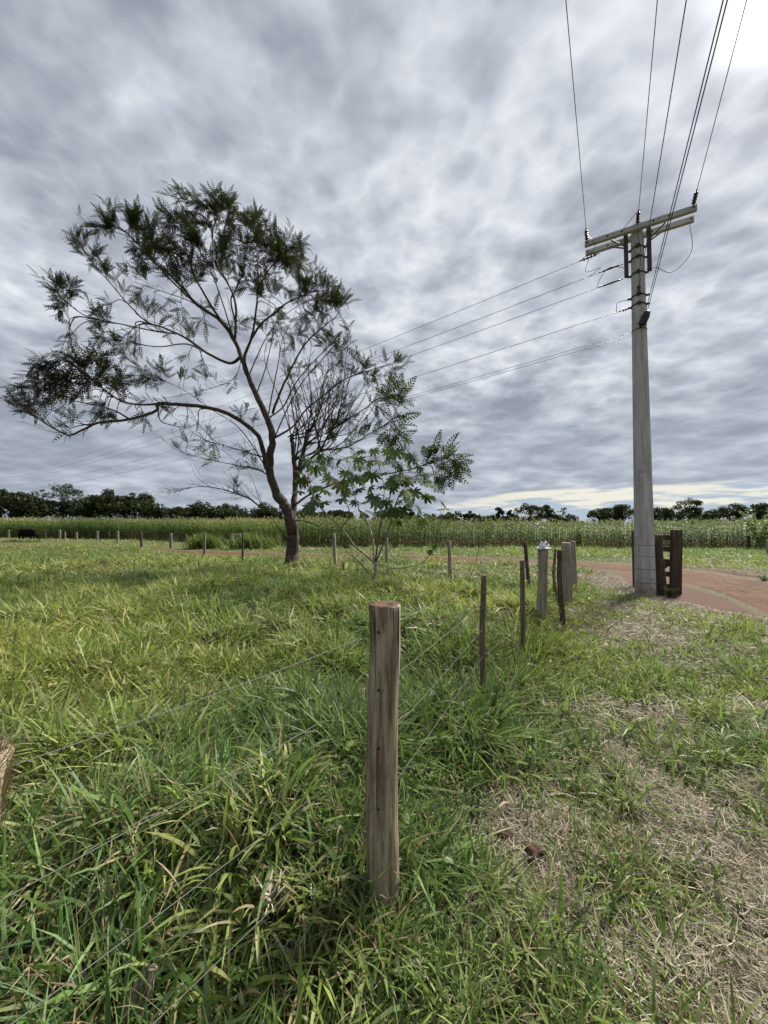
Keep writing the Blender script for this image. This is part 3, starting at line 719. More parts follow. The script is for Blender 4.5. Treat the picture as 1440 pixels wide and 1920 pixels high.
# fallen straw on the trodden strip
def straw(n, y0, y1, xl, xr, seg, L0, W0):
    y = rng.uniform(y0, y1, n * 4); x = rng.uniform(0, 1, n * 4) * (xr(y) - xl(y)) + xl(y)
    p = 0.07 + 0.93 * bare(x, y); side = sstep(-0.5, 0.2, x - fence_x(y)); p = p * (0.3 + 0.7 * side) + 0.05 * (1 - side)
    k = (rng.random(len(x)) < p) & (road_t(x, y) > 0.9) & (np.hypot(x - POLE[0], y - POLE[1]) > 0.2); x, y = x[k][:n], y[k][:n]; n = len(x)
    c = DRYS[rng.integers(0, len(DRYS), n)] * rng.uniform(0.5, 1.3, (n, 1)); c = c * 0.62 + c.mean(1, keepdims=True) * 0.38
    P = np.c_[x, y, ground_z(x, y) + rng.uniform(0.002, 0.03, n)]
    return blades(P, rng.uniform(0, 6.28, n), np.clip(rng.normal(1.45, 0.16, n), 1.0, 1.62), L0 * rng.uniform(0.4, 1.4, n), W0 * rng.uniform(0.5, 1.4, n), rng.uniform(-0.1, 0.25, n), c, seg)
parts = [straw(34000, 0.2, 3.2, lambda y: fence_x(y) - 1.2, lambda y: 1.1 * y + 1.6, 2, 0.09, 0.0038),
         straw(22000, 3.2, 8, lambda y: fence_x(y) - 1.2, lambda y: 1.1 * y + 1.2, 2, 0.14, 0.008),
         straw(30000, 8, 13.5, lambda y: fence_x(y) - 1.6, lambda y: 1.1 * y + 1.2, 1, 0.18, 0.012)]
V, Q, C = merge(parts)
o = link_obj('straw_litter', mesh_np('straw_litter', V, Q, C), M['straw']); tag(o, 'tan dead straw lying on the trodden ground right of the fence', 'straw', kind='stuff')

# ------------------------------------------------------------------ posts
def log_post(name, pts, rads, material, label, cat='post', group=None, sides=20, rough=0.05, sub=5, endgrain=None, flat=1.0, seed=0):
    """a rough pole following pts (world points, base first); origin at its base"""
    base = Vector(pts[0]); P = catmull([np.array(p) - np.array(base) for p in pts], sub)
    R = np.interp(np.linspace(0, 1, len(P)), np.linspace(0, 1, len(rads)), rads)
    r = random.Random(seed + int(base.x * 100))
    prof = [1 + r.uniform(-rough, rough) for _ in range(sides)]
    V, Fc = [], []
    for i, p in enumerate(P):
        for k in range(sides):
            a = 2 * math.pi * k / sides
            rr = R[i] * (prof[k] + r.uniform(-rough, rough) * 0.35 + rough * 0.8 * math.sin(i * 0.9 + k * 0.7))
            V.append((p[0] + math.cos(a) * rr, p[1] + math.sin(a) * rr * flat, p[2]))
    n = len(P)
    for i in range(n - 1):
        for k in range(sides):
            k2 = (k + 1) % sides; Fc.append((i * sides + k, i * sides + k2, (i + 1) * sides + k2, (i + 1) * sides + k))
    top = P[-1]; o0 = len(V)
    for f, dz in ((0.94, 0.006), (0.6, 0.008)):
        for k in range(sides):
            v = V[(n - 1) * sides + k]
            V.append((top[0] + (v[0] - top[0]) * f, top[1] + (v[1] - top[1]) * f, top[2] + dz + r.uniform(-.003, .003)))
    V.append((top[0], top[1], top[2] + 0.006)); ctr = len(V) - 1
    prev = (n - 1) * sides; endf = []
    for j in range(2):
        cur = o0 + j * sides
        for k in range(sides):
            k2 = (k + 1) % sides; (Fc if j == 0 else endf).append((prev + k, prev + k2, cur + k2, cur + k))
        prev = cur
    for k in range(sides): endf.append((prev + k, prev + (k + 1) % sides, ctr))
    nb = len(Fc); me = bpy.data.meshes.new(name); me.from_pydata(V, [], Fc + endf)
    sm = np.ones(len(me.polygons), dtype=bool); sm[nb - sides:] = False
    me.polygons.foreach_set('use_smooth', sm)
    me.materials.append(material)
    if endgrain:
        me.materials.append(endgrain); mi = np.zeros(len(me.polygons), dtype=np.int32); mi[nb:] = 1; me.polygons.foreach_set('material_index', mi)
    me.update()
    o = link_obj(name, me); o.location = base
    tag(o, label, cat, group)
    return o
def px_post(name, base, top, wpx, material, label, mid=None, cat='post', group=None, taper=0.9, depth=None, dlean=0.0, **kw):
    """post from its base and top pixel and its width in pixels"""
    bx, by = gnd(*base) if depth is None else (at(base[0], base[1], depth).x, depth)
    z0 = gz(bx, by); T = at(top[0], top[1], by + dlean); r = wpx / F * by / 2
    pts = [(bx - (T.x - bx) * 0.04, by, z0 - 0.12)]
    if mid: mp = at(mid[0], mid[1], by + dlean / 2); pts.append((mp.x, mp.y, mp.z))
    else: pts.append(((bx + T.x) / 2 + r * 0.15, by + dlean / 2, (z0 + T.z) / 2))
    pts.append(tuple(T))
    return log_post(name, pts, [r, r * (1 + taper) / 2, r * taper], material, label, cat, group, **kw)

# the near round post
near = log_post('fence_post', [(0.0, 1.63, -0.25), (-0.004, 1.63, 0.10), (-0.010, 1.63, 0.45), (-0.006, 1.63, 0.80), (0.004, 1.63, 1.10), (0.002, 1.63, 1.262)],
                [0.068, 0.067, 0.0665, 0.063, 0.0635, 0.066], M['wood_near'], 'thick round weathered post with sawn top, nearest in the centre foreground', sides=40, rough=0.020, sub=6, endgrain=M['endgrain'])
WZ = [1.165, 0.935, 0.705, 0.47]
for z in WZ:
    mb = MB(); mb.tube([(-0.022, 1.57 - 1.63, z + 0.25), (-0.022, 1.5615 - 1.63, z + 0.25)], [0.006, 0.0045], 8); mb.build('wire_hole', M['black'], near)
# splits running down from the sawn top
mb = MB()
for (a, L, wd) in ((-0.52, 0.30, 0.005), (-1.0, 0.15, 0.003), (-2.3, 0.22, 0.004)):
    r_o = 0.0655
    pts = [(math.cos(a + 0.02 * math.sin(q * 3)) * r_o + 0.003, math.sin(a) * r_o, 1.262 + 0.25 - L * q) for q in np.linspace(0.01, 1, 7)]
    mb.tube(pts, [wd * (1 - 0.85 * q) * 0.6 for q in np.linspace(0, 1, 7)], 5)
mb.build('crack', M['black'], near)
# mossy post at the left edge, beside the camera
mp = log_post('fence_post', [(-0.735, 0.64, -0.2), (-0.735, 0.64, 0.5), (-0.725, 0.64, 0.92), (-0.722, 0.64, 1.195)], [0.045, 0.045, 0.055, 0.085], M['wood_moss'], 'mossy lichen-crusted post cut by the left edge beside the wires', sides=28, rough=0.10, sub=6, endgrain=M['wood_moss'])
# shaggy moss cap
n = 5200; a = rng.uniform(0, 6.283, n); zz_ = 1.195 - np.abs(rng.normal(0, 0.12, n)); rr = 0.055 + 0.03 * sstep(0.95, 1.15, zz_)
on = rng.random(n) < 0.35; rad = np.where(on, rng.uniform(0, 0.085, n), rr); zz_ = np.where(on, 1.20, zz_)
Pm = np.c_[np.cos(a) * rad, np.sin(a) * rad, zz_ + 0.2]
mc = np.array([(0.19, 0.16, 0.075), (0.23, 0.22, 0.14), (0.14, 0.10, 0.05), (0.27, 0.26, 0.20)])[rng.integers(0, 4, n)]
V, Q, C = blades(Pm, a + rng.normal(0, .5, n), np.where(on, 0.4, 1.1) + rng.normal(0, .3, n), rng.uniform(.008, .026, n), np.full(n, 0.0045), np.zeros(n), mc, 1)
link_obj('moss', mesh_np('moss', V, Q, C), M['straw'], mp)
# broken grey stub in the near grass
bx, by = gnd(258, 1955)
log_post('post_stub', [(bx - .05, by, -0.1), (bx - .03, by, 0.06), (bx + .005, by + .01, 0.15), (bx + .025, by + .02, 0.195)], [0.042, 0.040, 0.034, 0.020], M['wood_stub'], 'broken grey weathered post stub in the grass at the bottom left', sides=18, rough=0.12, flat=0.6)

px_post('fence_stake', (908, 1324), (907, 1080), 11, M['wood_stake'], 'thin split stake, second in line from the thick round post', mid=(904, 1205), sides=10, rough=0.1)
px_post('fence_stake', (981, 1240), (979, 1052), 9.5, M['wood_stake'], 'straight square-cut brown stake left of the white-capped post', sides=9, rough=0.08)
capped = px_post('fence_post', (1014, 1182), (1018, 1030), 18.5, M['wood_grey'], 'grey split post carrying crumpled white plastic on its top', taper=0.95, sides=18, rough=0.05)
px_post('fence_post', (993, 1109), (984, 1017), 7.5, M['wood_dark'], 'slim dark leaning post behind the white-capped post', mid=(989, 1066), sides=10, rough=0.14)
px_post('fence_stake', (1057, 1188), (1049, 1032), 9.5, M['wood_dark'], 'dark rough-barked stake leaning in front of the paired thick posts', mid=(1050, 1090), sides=10, rough=0.16)
px_post('fence_stake', (1052, 1160), (1036, 1068), 5, M['wood_stake'], 'thin mossy stick leaning against the dark rough-barked stake', mid=(1042, 1105), sides=8, rough=0.14)
px_post('fence_stake', (1040, 1130), (1041, 1030), 5.5, M['wood_stake'], 'short slim stake just left of the paired thick posts', mid=(1039, 1075), sides=8, rough=0.12)
px_post('gate_post', (1064, 1139), (1061, 1018), 17, M['wood_grey'], 'thick round brown post, left one of the pair at the gateway', sides=20, rough=0.03, taper=0.97)
px_post('gate_post', (1077, 1116), (1073, 1015), 11, M['wood_grey'], 'round grey post, right one of the pair at the gateway', sides=18, rough=0.03, taper=0.9)
# fence going on behind the castor bush, then along the road
px_post('fence_post', (845, 1099), (841, 1014), 7.5, M['wood_grey'], 'slim grey post between the castor bush and the dark leaning post', sides=10, rough=0.1)
px_post('fence_post', (725, 1064), (724, 1008), 6.5, M['wood_grey'], 'grey post seen between the castor bush stems', sides=10, rough=0.1)
px_post('fence_post', (628, 1066), (625, 1000), 7, M['wood_grey'], 'grey post between the tree trunk and the castor bush', sides=10, rough=0.1)
FAR = [(454.5, 1054, 1001, 4, 'dark', 'thin dark post, rightmost of the far pasture fence left of the tree'),
       (383, 1039, 999, 5, 'pale', 'pale square-cut post where the dirt road comes into view left of the tree'),
       (320, 1027, 1000, 5.5, 'pale', 'thick pale post next left of the one where the dirt road comes into view'),
       (265, 1025, 998, 4.5, 'dark', 'dark post of the far pasture fence, fourth leftwards from the tree'),
       (221, 1017, 996, 4, 'grey', 'grey post of the far pasture fence, fifth leftwards from the tree'),
       (182, 1014, 996, 4, 'pale', 'pale post of the far pasture fence, sixth leftwards from the tree'),
       (143, 1013, 998, 4, 'pale', 'short pale post of the far pasture fence, seventh leftwards from the tree'),
       (111, 1012, 993.5, 4.6, 'pale', 'stout pale post of the far pasture fence, second to the right of the cow'),
       (84, 1011.5, 995, 3, 'dark', 'dark thin post just right of the cow'),
       (16, 1010, 993.5, 3.4, 'pale', 'pale post left of the cow at the far left')]
for px, yb, yt, wd, c, lab in FAR:
    px_post('fence_post', (px, yb), (px + rng.uniform(-1, 1), yt), wd, M['wood_' + c], lab, cat='post', group='posts of the far pasture fence', sides=9, rough=0.07)
FAR2 = [(248, 1012, 993, 3, 'pale', 'thin post before the corn, third left of the small H-shaped frame'), (205, 1011.5, 995, 2.6, 'pale', 'thin post before the corn, fourth left of the small H-shaped frame'), (122, 1011, 997, 2.4, 'grey', 'thin grey post before the corn near the stout pale post'),
        (394, 1018, 1003, 2.6, 'grey', 'thin post before the corn just left of the small H-shaped frame'), (1403, 1031, 1005, 6.5, 'dark', 'dark square post before the corn near the right edge'), (1379, 1030, 1004, 4, 'grey', 'thin grey post before the corn left of the dark square one'), (1439, 1042, 1014, 5, 'grey', 'post cut by the right edge of the picture')]
for px, yb, yt, wd, c, lab in FAR2:
    px_post('fence_post', (px, yb), (px, yt), wd, M['wood_' + c], lab, group='posts along the corn field', sides=9, rough=0.07)
# H-shaped frame across the road
c1 = gnd(435, 1027); c2 = gnd(450, 1028); Hf = empty('corner_brace', (*c1, gz(*c1))); tag(Hf, 'small H-shaped wooden brace frame before the bright grass clump', 'fence frame')
mb = MB(); mb.tube([(0, 0, -0.1), (0, 0, 0.55), (0.01, 0, 1.02)], 0.10, 10, jit=0.03); mb.build('post', M['wood_pale'], Hf)
dx, dy = c2[0] - c1[0], c2[1] - c1[1]
mb = MB(); mb.tube([(dx, dy, -0.1), (dx, dy, 0.55), (dx, dy, 1.04)], 0.115, 10, jit=0.03); mb.build('post', M['wood_pale'], Hf)
mb = MB(); mb.tube([(-.05, 0, 0.93), (dx * .5, dy * .5, 0.94), (dx + .05, dy, 0.93)], 0.055, 8, jit=0.05); mb.build('rail', M['wood_grey'], Hf)

# crumpled white plastic on the capped post
T = at(1018, 1030, gnd(1014, 1182)[1])
pb = empty('plastic_bundle', (T.x, T.y, T.z + 0.012)); tag(pb, 'crumpled white and grey plastic bundled on top of a fence post', 'plastic')
n = 14; gxs = np.linspace(-1, 1, n); V = []; Q = []
for i in range(n):
    for j in range(n):
        x, y = gxs[i] * 0.10 * (1 + 0.15 * math.sin(j)), gxs[j] * 0.085
        ed = max(abs(gxs[i]), abs(gxs[j]))
        V.append((x, y, 0.012 + 0.010 * math.sin(i * 2.1 + j) - 0.05 * max(0, ed - 0.6) + rng.uniform(-.006, .006)))
for i in range(n - 1):
    for j in range(n - 1): Q.append((i * n + j, i * n + j + 1, (i + 1) * n + j + 1, (i + 1) * n + j))
sh = link_obj('sheet', mesh_np('sheet', np.array(V), np.array(Q), smooth=False), M['greyplastic'], pb)
sh.modifiers.new('s', 'SOLIDIFY').thickness = 0.006
for k in range(7):
    bm = bmesh.new(); bmesh.ops.create_icosphere(bm, subdivisions=2, radius=1)
    for v in bm.verts: v.co *= 1 + 0.45 * (vnoise(np.array([v.co.x * 2.5 + k * 9]), np.array([v.co.y * 2.5 + v.co.z * 3]), k)[0] - 0.5)
    me = bpy.data.meshes.new('fold'); bm.to_mesh(me); bm.free()
    f_ = link_obj('fold', me, M['white'] if k != 2 else M['greyplastic'], pb)
    f_.location = (-0.05 + 0.02 * k + rng.uniform(-.015, .015), rng.uniform(-.04, .04), 0.035 + 0.022 * (k % 3)); f_.scale = (0.032, 0.03, 0.022); f_.rotation_euler = tuple(rng.uniform(0, 3, 3))

# ------------------------------------------------------------------ fence wires of the near fence
P5 = [(-0.73, 0.64), (0.0, 1.63)] + [gnd(908, 1324), gnd(981, 1240), gnd(1014, 1182), gnd(1064, 1139)]
names = ['top', 'second', 'third', 'lowest']
P5 = [(-1.9, -1.2)] + P5
OFFZ = [0, 0, 0, -0.02, -0.03, -0.05, -0.02]
for k, z in enumerate(WZ):
    pts = []
    for i in range(len(P5) - 1):
        a, b_ = P5[i], P5[i + 1]
        for q in np.linspace(0, 1, 9)[:-1]:
            sag = -0.012 * 4 * q * (1 - q)
            off = -0.066 if i >= 0 else 0
            pts.append((a[0] + (b_[0] - a[0]) * q, a[1] + (b_[1] - a[1]) * q, z + sag + OFFZ[i] * (1 - q) + OFFZ[i + 1] * q + (0.0)))
    pts.append((*P5[-1], z + OFFZ[-1]))
    mb = MB(); mb.tube(pts, 0.0012, 6); o = mb.build('fence_wire', M['wire'])
    tag(o, f'{names[k]} wire strand of the near fence running through the thick round post', 'wire', 'strands of the near fence')
fl = [gnd(1014, 1182), gnd(845, 1099), gnd(725, 1064), gnd(628, 1066), gnd(454.5, 1054), gnd(383, 1039), gnd(320, 1027), gnd(265, 1025), gnd(221, 1017), gnd(182, 1014), gnd(111, 1012), gnd(16, 1010)]
for k, z in enumerate((1.15, 0.85, 0.55)):
    mb = MB(); mb.tube([(x, y, gz(x, y) + z) for x, y in fl[3:]], 0.0022, 4); o = mb.build('fence_wire', M['wire'])
    tag(o, f'{["upper", "middle", "lower"][k]} thin strand of the far pasture fence', 'wire', 'strands of the far pasture fence')

# ------------------------------------------------------------------ gate and its post
a0 = gnd(1240, 1109); gp = px_post('gate_post', (1240, 1109), (1231, 1003), 20, M['wood_dark'], 'rough dark log post standing against the concrete pole', mid=(1233, 1050), sides=18, rough=0.07)
A = Vector((*gnd(1268, 1108), 0)); B = Vector((*gnd(1189, 1095), 0))
gate = empty('gate', (A.x, A.y, gz(A.x, A.y))); tag(gate, 'dark old wooden board gate standing open behind the concrete pole', 'gate')
dv = (B - A); L = dv.length; ang = math.atan2(dv.y, dv.x); R = Matrix.Rotation(ang, 3, 'Z')
nrm = R @ Vector((0, 1, 0)); ex = R @ Vector((1, 0, 0))
sideS = 1 if nrm.y < 0 else -1
def gbox(name, c, size, rot=None, rx=0):
    mb = MB(); mb.box((0, 0, 0), size); o = mb.build(name, M['gatewood'], gate, smooth=False)
    o.location = c; o.rotation_euler = (0, rx, ang + (rot or 0)); bv = o.modifiers.new('b', 'BEVEL'); bv.width = 0.006; bv.segments = 2
    return o
# near stile: a broad plank turned to the camera, leaning slightly
st = gbox('stile', (-0.06, -0.09, 0.76), (0.10, 0.25, 1.58)); st.rotation_euler = (0, math.radians(-2.5), math.radians(90) + math.radians(6))
s2 = gbox('stile', tuple(dv * 0.99 + Vector((0, 0, 0.74))), (0.07, 0.06, 1.52))
for k, z in enumerate((0.15, 0.45, 0.76, 1.06, 1.36)):
    c = dv * 0.46 + Vector((0, 0, z + 0.01 * math.sin(k * 3)))
    gbox('rail', tuple(c), (L * 1.08, 0.035, 0.125))
br = gbox('brace', tuple(dv * 0.45 + Vector((0, 0, 0.45)) - nrm * sideS * -0.04), (1.05, 0.03, 0.10), 0, math.radians(35))

# ------------------------------------------------------------------ concrete power pole
px_, py_ = POLE; z0 = gz(px_, py_)
pole = empty('utility_pole', (px_, py_, z0)); tag(pole, 'tall tapering concrete power pole with twin crossarms beside the gate', 'utility pole')
ptop = at(1194, 424, py_ + 0.05); H = ptop.z - z0; lx, ly = ptop.x - px_, ptop.y - py_
def pc(h): return Vector((lx * h / H, ly * h / H, h))
def pr(h): return 0.212 + (0.128 - 0.212) * h / H
mb = MB(); hs_ = np.linspace(-0.3, H, 40); mb.tube([pc(h) for h in hs_], [pr(h) for h in hs_], 40); mb.build('shaft', M['concrete'], pole)
for a in (-0.50, -2.55):
    mb = MB(); mb.tube([pc(h) + Vector((math.cos(a), math.sin(a), 0)) * (pr(h) - 0.001) for h in np.linspace(0, H, 24)], 0.007, 6); mb.build('mould_seam', M['concrete'], pole)
eL, eR = at(1092, 455, 9.7), at(1303, 383, 8.5)
armz = H - 0.16
rL, rR = ray(1092, 455), ray(1303, 386)
zA = z0 + armz
def atz(px, py, z): r = ray(px, py); k = (z - CAMH) / r.z; return Vector((r.x * k, r.y * k, z))
eL, eR = atz(1092, 457, zA), atz(1303, 387, zA)
adir = (eR - eL); adir.z = 0; AL = adir.length; adir.normalize(); aperp = Vector((adir.y, -adir.x, 0))
if aperp.y > 0: aperp = -aperp                                   # towards the camera
aang = math.atan2(adir.y, adir.x); RA = Matrix.Rotation(aang, 3, 'Z')
ctr = pc(armz)
offs = pr(armz) + 0.055
AL = 2.25
for s in (1, -1):
    mb = MB(); mb.box((0, 0, 0), (AL, 0.10, 0.125)); o = mb.build('crossarm', M['arm'], pole, smooth=False)
    o.location = ctr + aperp * s * offs; o.rotation_euler = (0, 0, aang); bv = o.modifiers.new('b', 'BEVEL'); bv.width = 0.008; bv.segments = 2
    for q in (-0.95, -0.55, -0.28, 0.28, 0.55, 0.95):
        p = ctr + adir * q * AL / 2 + aperp * (s * offs + 0.05)
        mb = MB(); mb.tube([p - aperp * 0.0, p + aperp * 0.012], 0.02, 8); mb.build('bolt', M['rust'], pole)
for s in (-1, 1):                                                  # long steel channels hanging beside the shaft, and arm braces
    cpos = ctr + adir * s * 0.235
    mb = MB(); mb.box((0, 0, 0), (0.09, 0.07, 1.16), RA); o = mb.build('bracket', M['rust'], pole, smooth=False); o.location = cpos + Vector((0, 0, -0.47)) + aperp * 0.02
    mb = MB(); mb.tube([ctr + adir * s * 0.55 + aperp * (offs - .05) + Vector((0, 0, -0.07)), cpos + Vector((0, 0, -0.30)) + aperp * 0.05], 0.018, 6)
    mb.tube([ctr + adir * s * 0.55 - aperp * (offs - .05) + Vector((0, 0, -0.07)), cpos + Vector((0, 0, -0.30)) - aperp * 0.02], 0.018, 6)
    mb.build('brace', M['steel'], pole)
for dh in (0.58, 0.84, 1.22, 1.78, 2.0):                           # steel bands
    h = H - dh; mb = MB(); n = 20; r = pr(h) + 0.008
    mb.tube([pc(h) + Vector((math.cos(2 * math.pi * k / n) * r, math.sin(2 * math.pi * k / n) * r, 0)) for k in range(n + 1)], 0.018, 6)
    p = pc(h) + aperp * (r + .01); mb.box(p, (0.07, 0.06, 0.07), RA); p = pc(h) + adir * (r + 0.03); mb.box(p, (0.09, 0.03, 0.04), RA); p = pc(h) - adir * (r + 0.03); mb.box(p, (0.09, 0.03, 0.04), RA)
    mb.build('steel_band', M['rust'], pole)
# strain insulators at the arm, facing the line that passes over the camera
def insulator(p, d, n=4, L=0.34, r=0.045, name='insulator'):
    mb = MB(); pts = []; rr = []
    for i in range(n * 4 + 1):
        q = i / (n * 4); pts.append(p + d * (0.06 + L * q)); rr.append(r if i % 4 == 2 else 0.018)
    mb.tube([p, p + d * 0.06], 0.012, 6); mb.tube(pts, rr, 10); mb.tube([p + d * (L + 0.06), p + d * (L + 0.14)], 0.014, 6)
    mb.build(name, M['polymer'], pole); return p + d * (L + 0.14)
dov = (aperp + Vector((0, 0, 0.03))).normalized()
ends = []
for q in (-0.95, 0.0, 0.93):
    ends.append(insulator(ctr + adir * q * AL / 2 + aperp * (offs + 0.06) + Vector((0, 0, 0.03)), dov))
# insulators of the line going left across the field
LD = Vector((-0.795, 0.606, 0)).normalized()
LD2 = Vector((-0.795, 0.606, -0.03)).normalized()
lefts = []
lefts.append(insulator(ctr - adir * 0.72 * AL / 2 - aperp * offs + Vector((0, 0, -0.11)), LD2))
lefts.append(insulator(pc(H - 0.84) - adir * (0.30), LD2, 1, 0.40, 0.022))
lefts.append(insulator(pc(H - 1.22) - adir * (0.30), LD2, 1, 0.40, 0.022))
lefts.append(insulator(pc(H - 2.0) - adir * (pr(H - 2) + .03), LD2, 2, 0.10, 0.05))
lefts.append(pc(H - 2.62) - adir * pr(H - 2.6)); lefts.append(pc(H - 2.70) - adir * pr(H - 2.7))
# spool and jumpers
mb = MB(); p = pc(H - 1.70) + aperp * (pr(H - 1.7) + 0.05)
mb.tube([p + Vector((0, 0, z)) for z in (-0.10, -0.06, -0.03, 0.03, 0.06, 0.10)], [0.03, 0.055, 0.03, 0.03, 0.055, 0.03], 10); mb.build('spool_insulator', M['polymer'], pole)
def jumper(*pts):
    mb = MB(); mb.tube(catmull([np.array(p) for p in pts], 8), 0.0065, 5); mb.build('jumper_cable', M['cable'], pole)
eRl = ctr + adir * 0.93 * AL / 2 - aperp * offs
jumper(eRl + Vector((0, 0, -0.1)), eRl + Vector((0.02, 0, -0.75)), eRl - adir * 0.35 + Vector((0, 0, -1.12)), pc(H - 1.22) + adir * 0.35 + Vector((0, 0, 0.06)), pc(H - 1.20) + adir * 0.15 + aperp * 0.1)
jumper(lefts[0] - LD * 0.25, lefts[0] - LD * 0.05 + Vector((0.12, 0, -0.30)), lefts[1] - LD * 0.05 + Vector((0, 0, 0.12)), lefts[1] + LD * 0.2)
jumper(lefts[2] + LD * 0.05, lefts[2] + Vector((0.05, 0, 0.25)), lefts[2] - LD * 0.25 + Vector((0, 0, 0.42)), pc(H - 0.98) - adir * 0.20)
jumper(lefts[3] + LD * 0.05, lefts[3] + Vector((-.02, 0, 0.22)), pc(H - 1.78) - adir * 0.2)
jumper(pc(H - 0.3) + aperp * 0.2, pc(H - 0.8) + aperp * 0.22 + adir * 0.05, pc(H - 1.70) + aperp * 0.22)
jumper(ends[0], ends[0] + Vector((0, 0, -0.12)), ctr - adir * 0.9 + aperp * 0.0 + Vector((0, 0, -0.02)), lefts[0])
jumper(ends[1], ctr - adir * 0.25 + aperp * 0.3 + Vector((0, 0, 0.05)), ctr - adir * 0.45 + Vector((0, 0, 0.02)))
# downlead on the right of the shaft and the dark fixture
jumper(pc(H - 2.0) + adir * (pr(H - 2) + 0.02), pc(H - 2.3) + adir * (pr(H - 2.3) * 0.9) + aperp * 0.05, pc(H - 2.6) + adir * (pr(H - 2.6) * .7) + aperp * 0.12)
fx = pc(H - 2.44) + aperp * (pr(H - 2.4) + 0.09) + adir * 0.10
mb = MB(); mb.tube([Vector((0, 0, -0.19)), Vector((0, 0, -0.16)), Vector((0, 0, 0.05)), Vector((0, 0, 0.17)), Vector((0, 0, 0.20))], [0.06, 0.085, 0.085, 0.06, 0.02], 16)
fo = mb.build('lamp_housing', M['black'], pole); fo.location = fx; fo.rotation_euler = (math.radians(-14), math.radians(22), aang); fo.scale = (1, 0.55, 1)
mb = MB(); mb.tube([pc(H - 2.6) + aperp * (pr(H - 2.6) - .02), pc(H - 2.58) + aperp * (pr(H - 2.6) + .07) + adir * .05], 0.022, 8)
h = H - 2.62; r = pr(h) + 0.004; mb.tube([pc(h) + Vector((math.cos(2 * math.pi * k / 20) * r, math.sin(2 * math.pi * k / 20) * r, 0)) for k in range(21)], 0.010, 6); mb.build('lamp_bracket', M['rust'], pole)
for hh in (0.30, 0.62, 0.92, 1.18):                                # strands tied round the foot
    r = pr(hh) + 0.002; mb = MB(); mb.tube([pc(hh) + Vector((math.cos(2 * math.pi * k / 24) * r, math.sin(2 * math.pi * k / 24) * r, 0)) for k in range(25)], 0.004, 5); mb.build('tie_wire', M['rust'], pole)

# conductors
base_ = Vector((px_, py_, z0))
OL = ['left end of the crossarm', 'centre of the crossarm', 'right end of the crossarm']
def overhead(p0, d, n, f, rad, label, group, name='power_line'):
    pts = [p0 + Vector((d.x * t_, d.y * t_, f(t_))) for t_ in n]
    mb = MB(); mb.tube(pts, rad, 6); tag(mb.build(name, M['cable']), label, 'power line', group)
tt = np.linspace(0, 60, 40)
for i, e in enumerate(ends):
    overhead(base_ + e, aperp, tt, lambda q: -0.02 * q + 0.00045 * q * q, 0.0062, f'overhead conductor from the {OL[i]} passing above the camera', 'conductors passing above the camera')
overhead(base_ + pc(H - 1.70) + aperp * 0.2, (aperp + adir * 0.02).normalized(), tt, lambda q: -0.015 * q + 0.00045 * q * q, 0.0062, 'overhead conductor from the spool on the pole passing above the camera', 'conductors passing above the camera')
for s in (0, 1):
    overhead(base_ + pc(H - 2.0 - 0.15 * s) + adir * (pr(H - 2) + 0.03), (aperp + adir * (0.035 + 0.0 * s)).normalized(), tt, lambda q: -0.015 * q + 0.00045 * q * q + 0.0 * s, 0.007, ['upper', 'lower'][s] + ' of the paired cables from the right side of the pole passing above the camera', 'conductors passing above the camera')
ORD = ['topmost', 'second highest', 'third', 'fourth', 'fifth', 'lowest']
tl = np.linspace(0, 150, 70)
for i, e in enumerate(lefts):
    k = 0.00062 if i < 4 else 0.00060
    dd = LD + Vector((0.0, 0.0, 0))
    overhead(base_ + e, dd, tl, lambda q, k=k: -0.042 * q + k * q * q if q < 90 else -0.042 * 90 + k * 8100 + (q - 90) * (-0.042 + 2 * k * 90), 0.0065 if i < 4 else 0.005, f'{ORD[i]} wire from the pole sloping left behind the tree', 'wires running left from the pole')

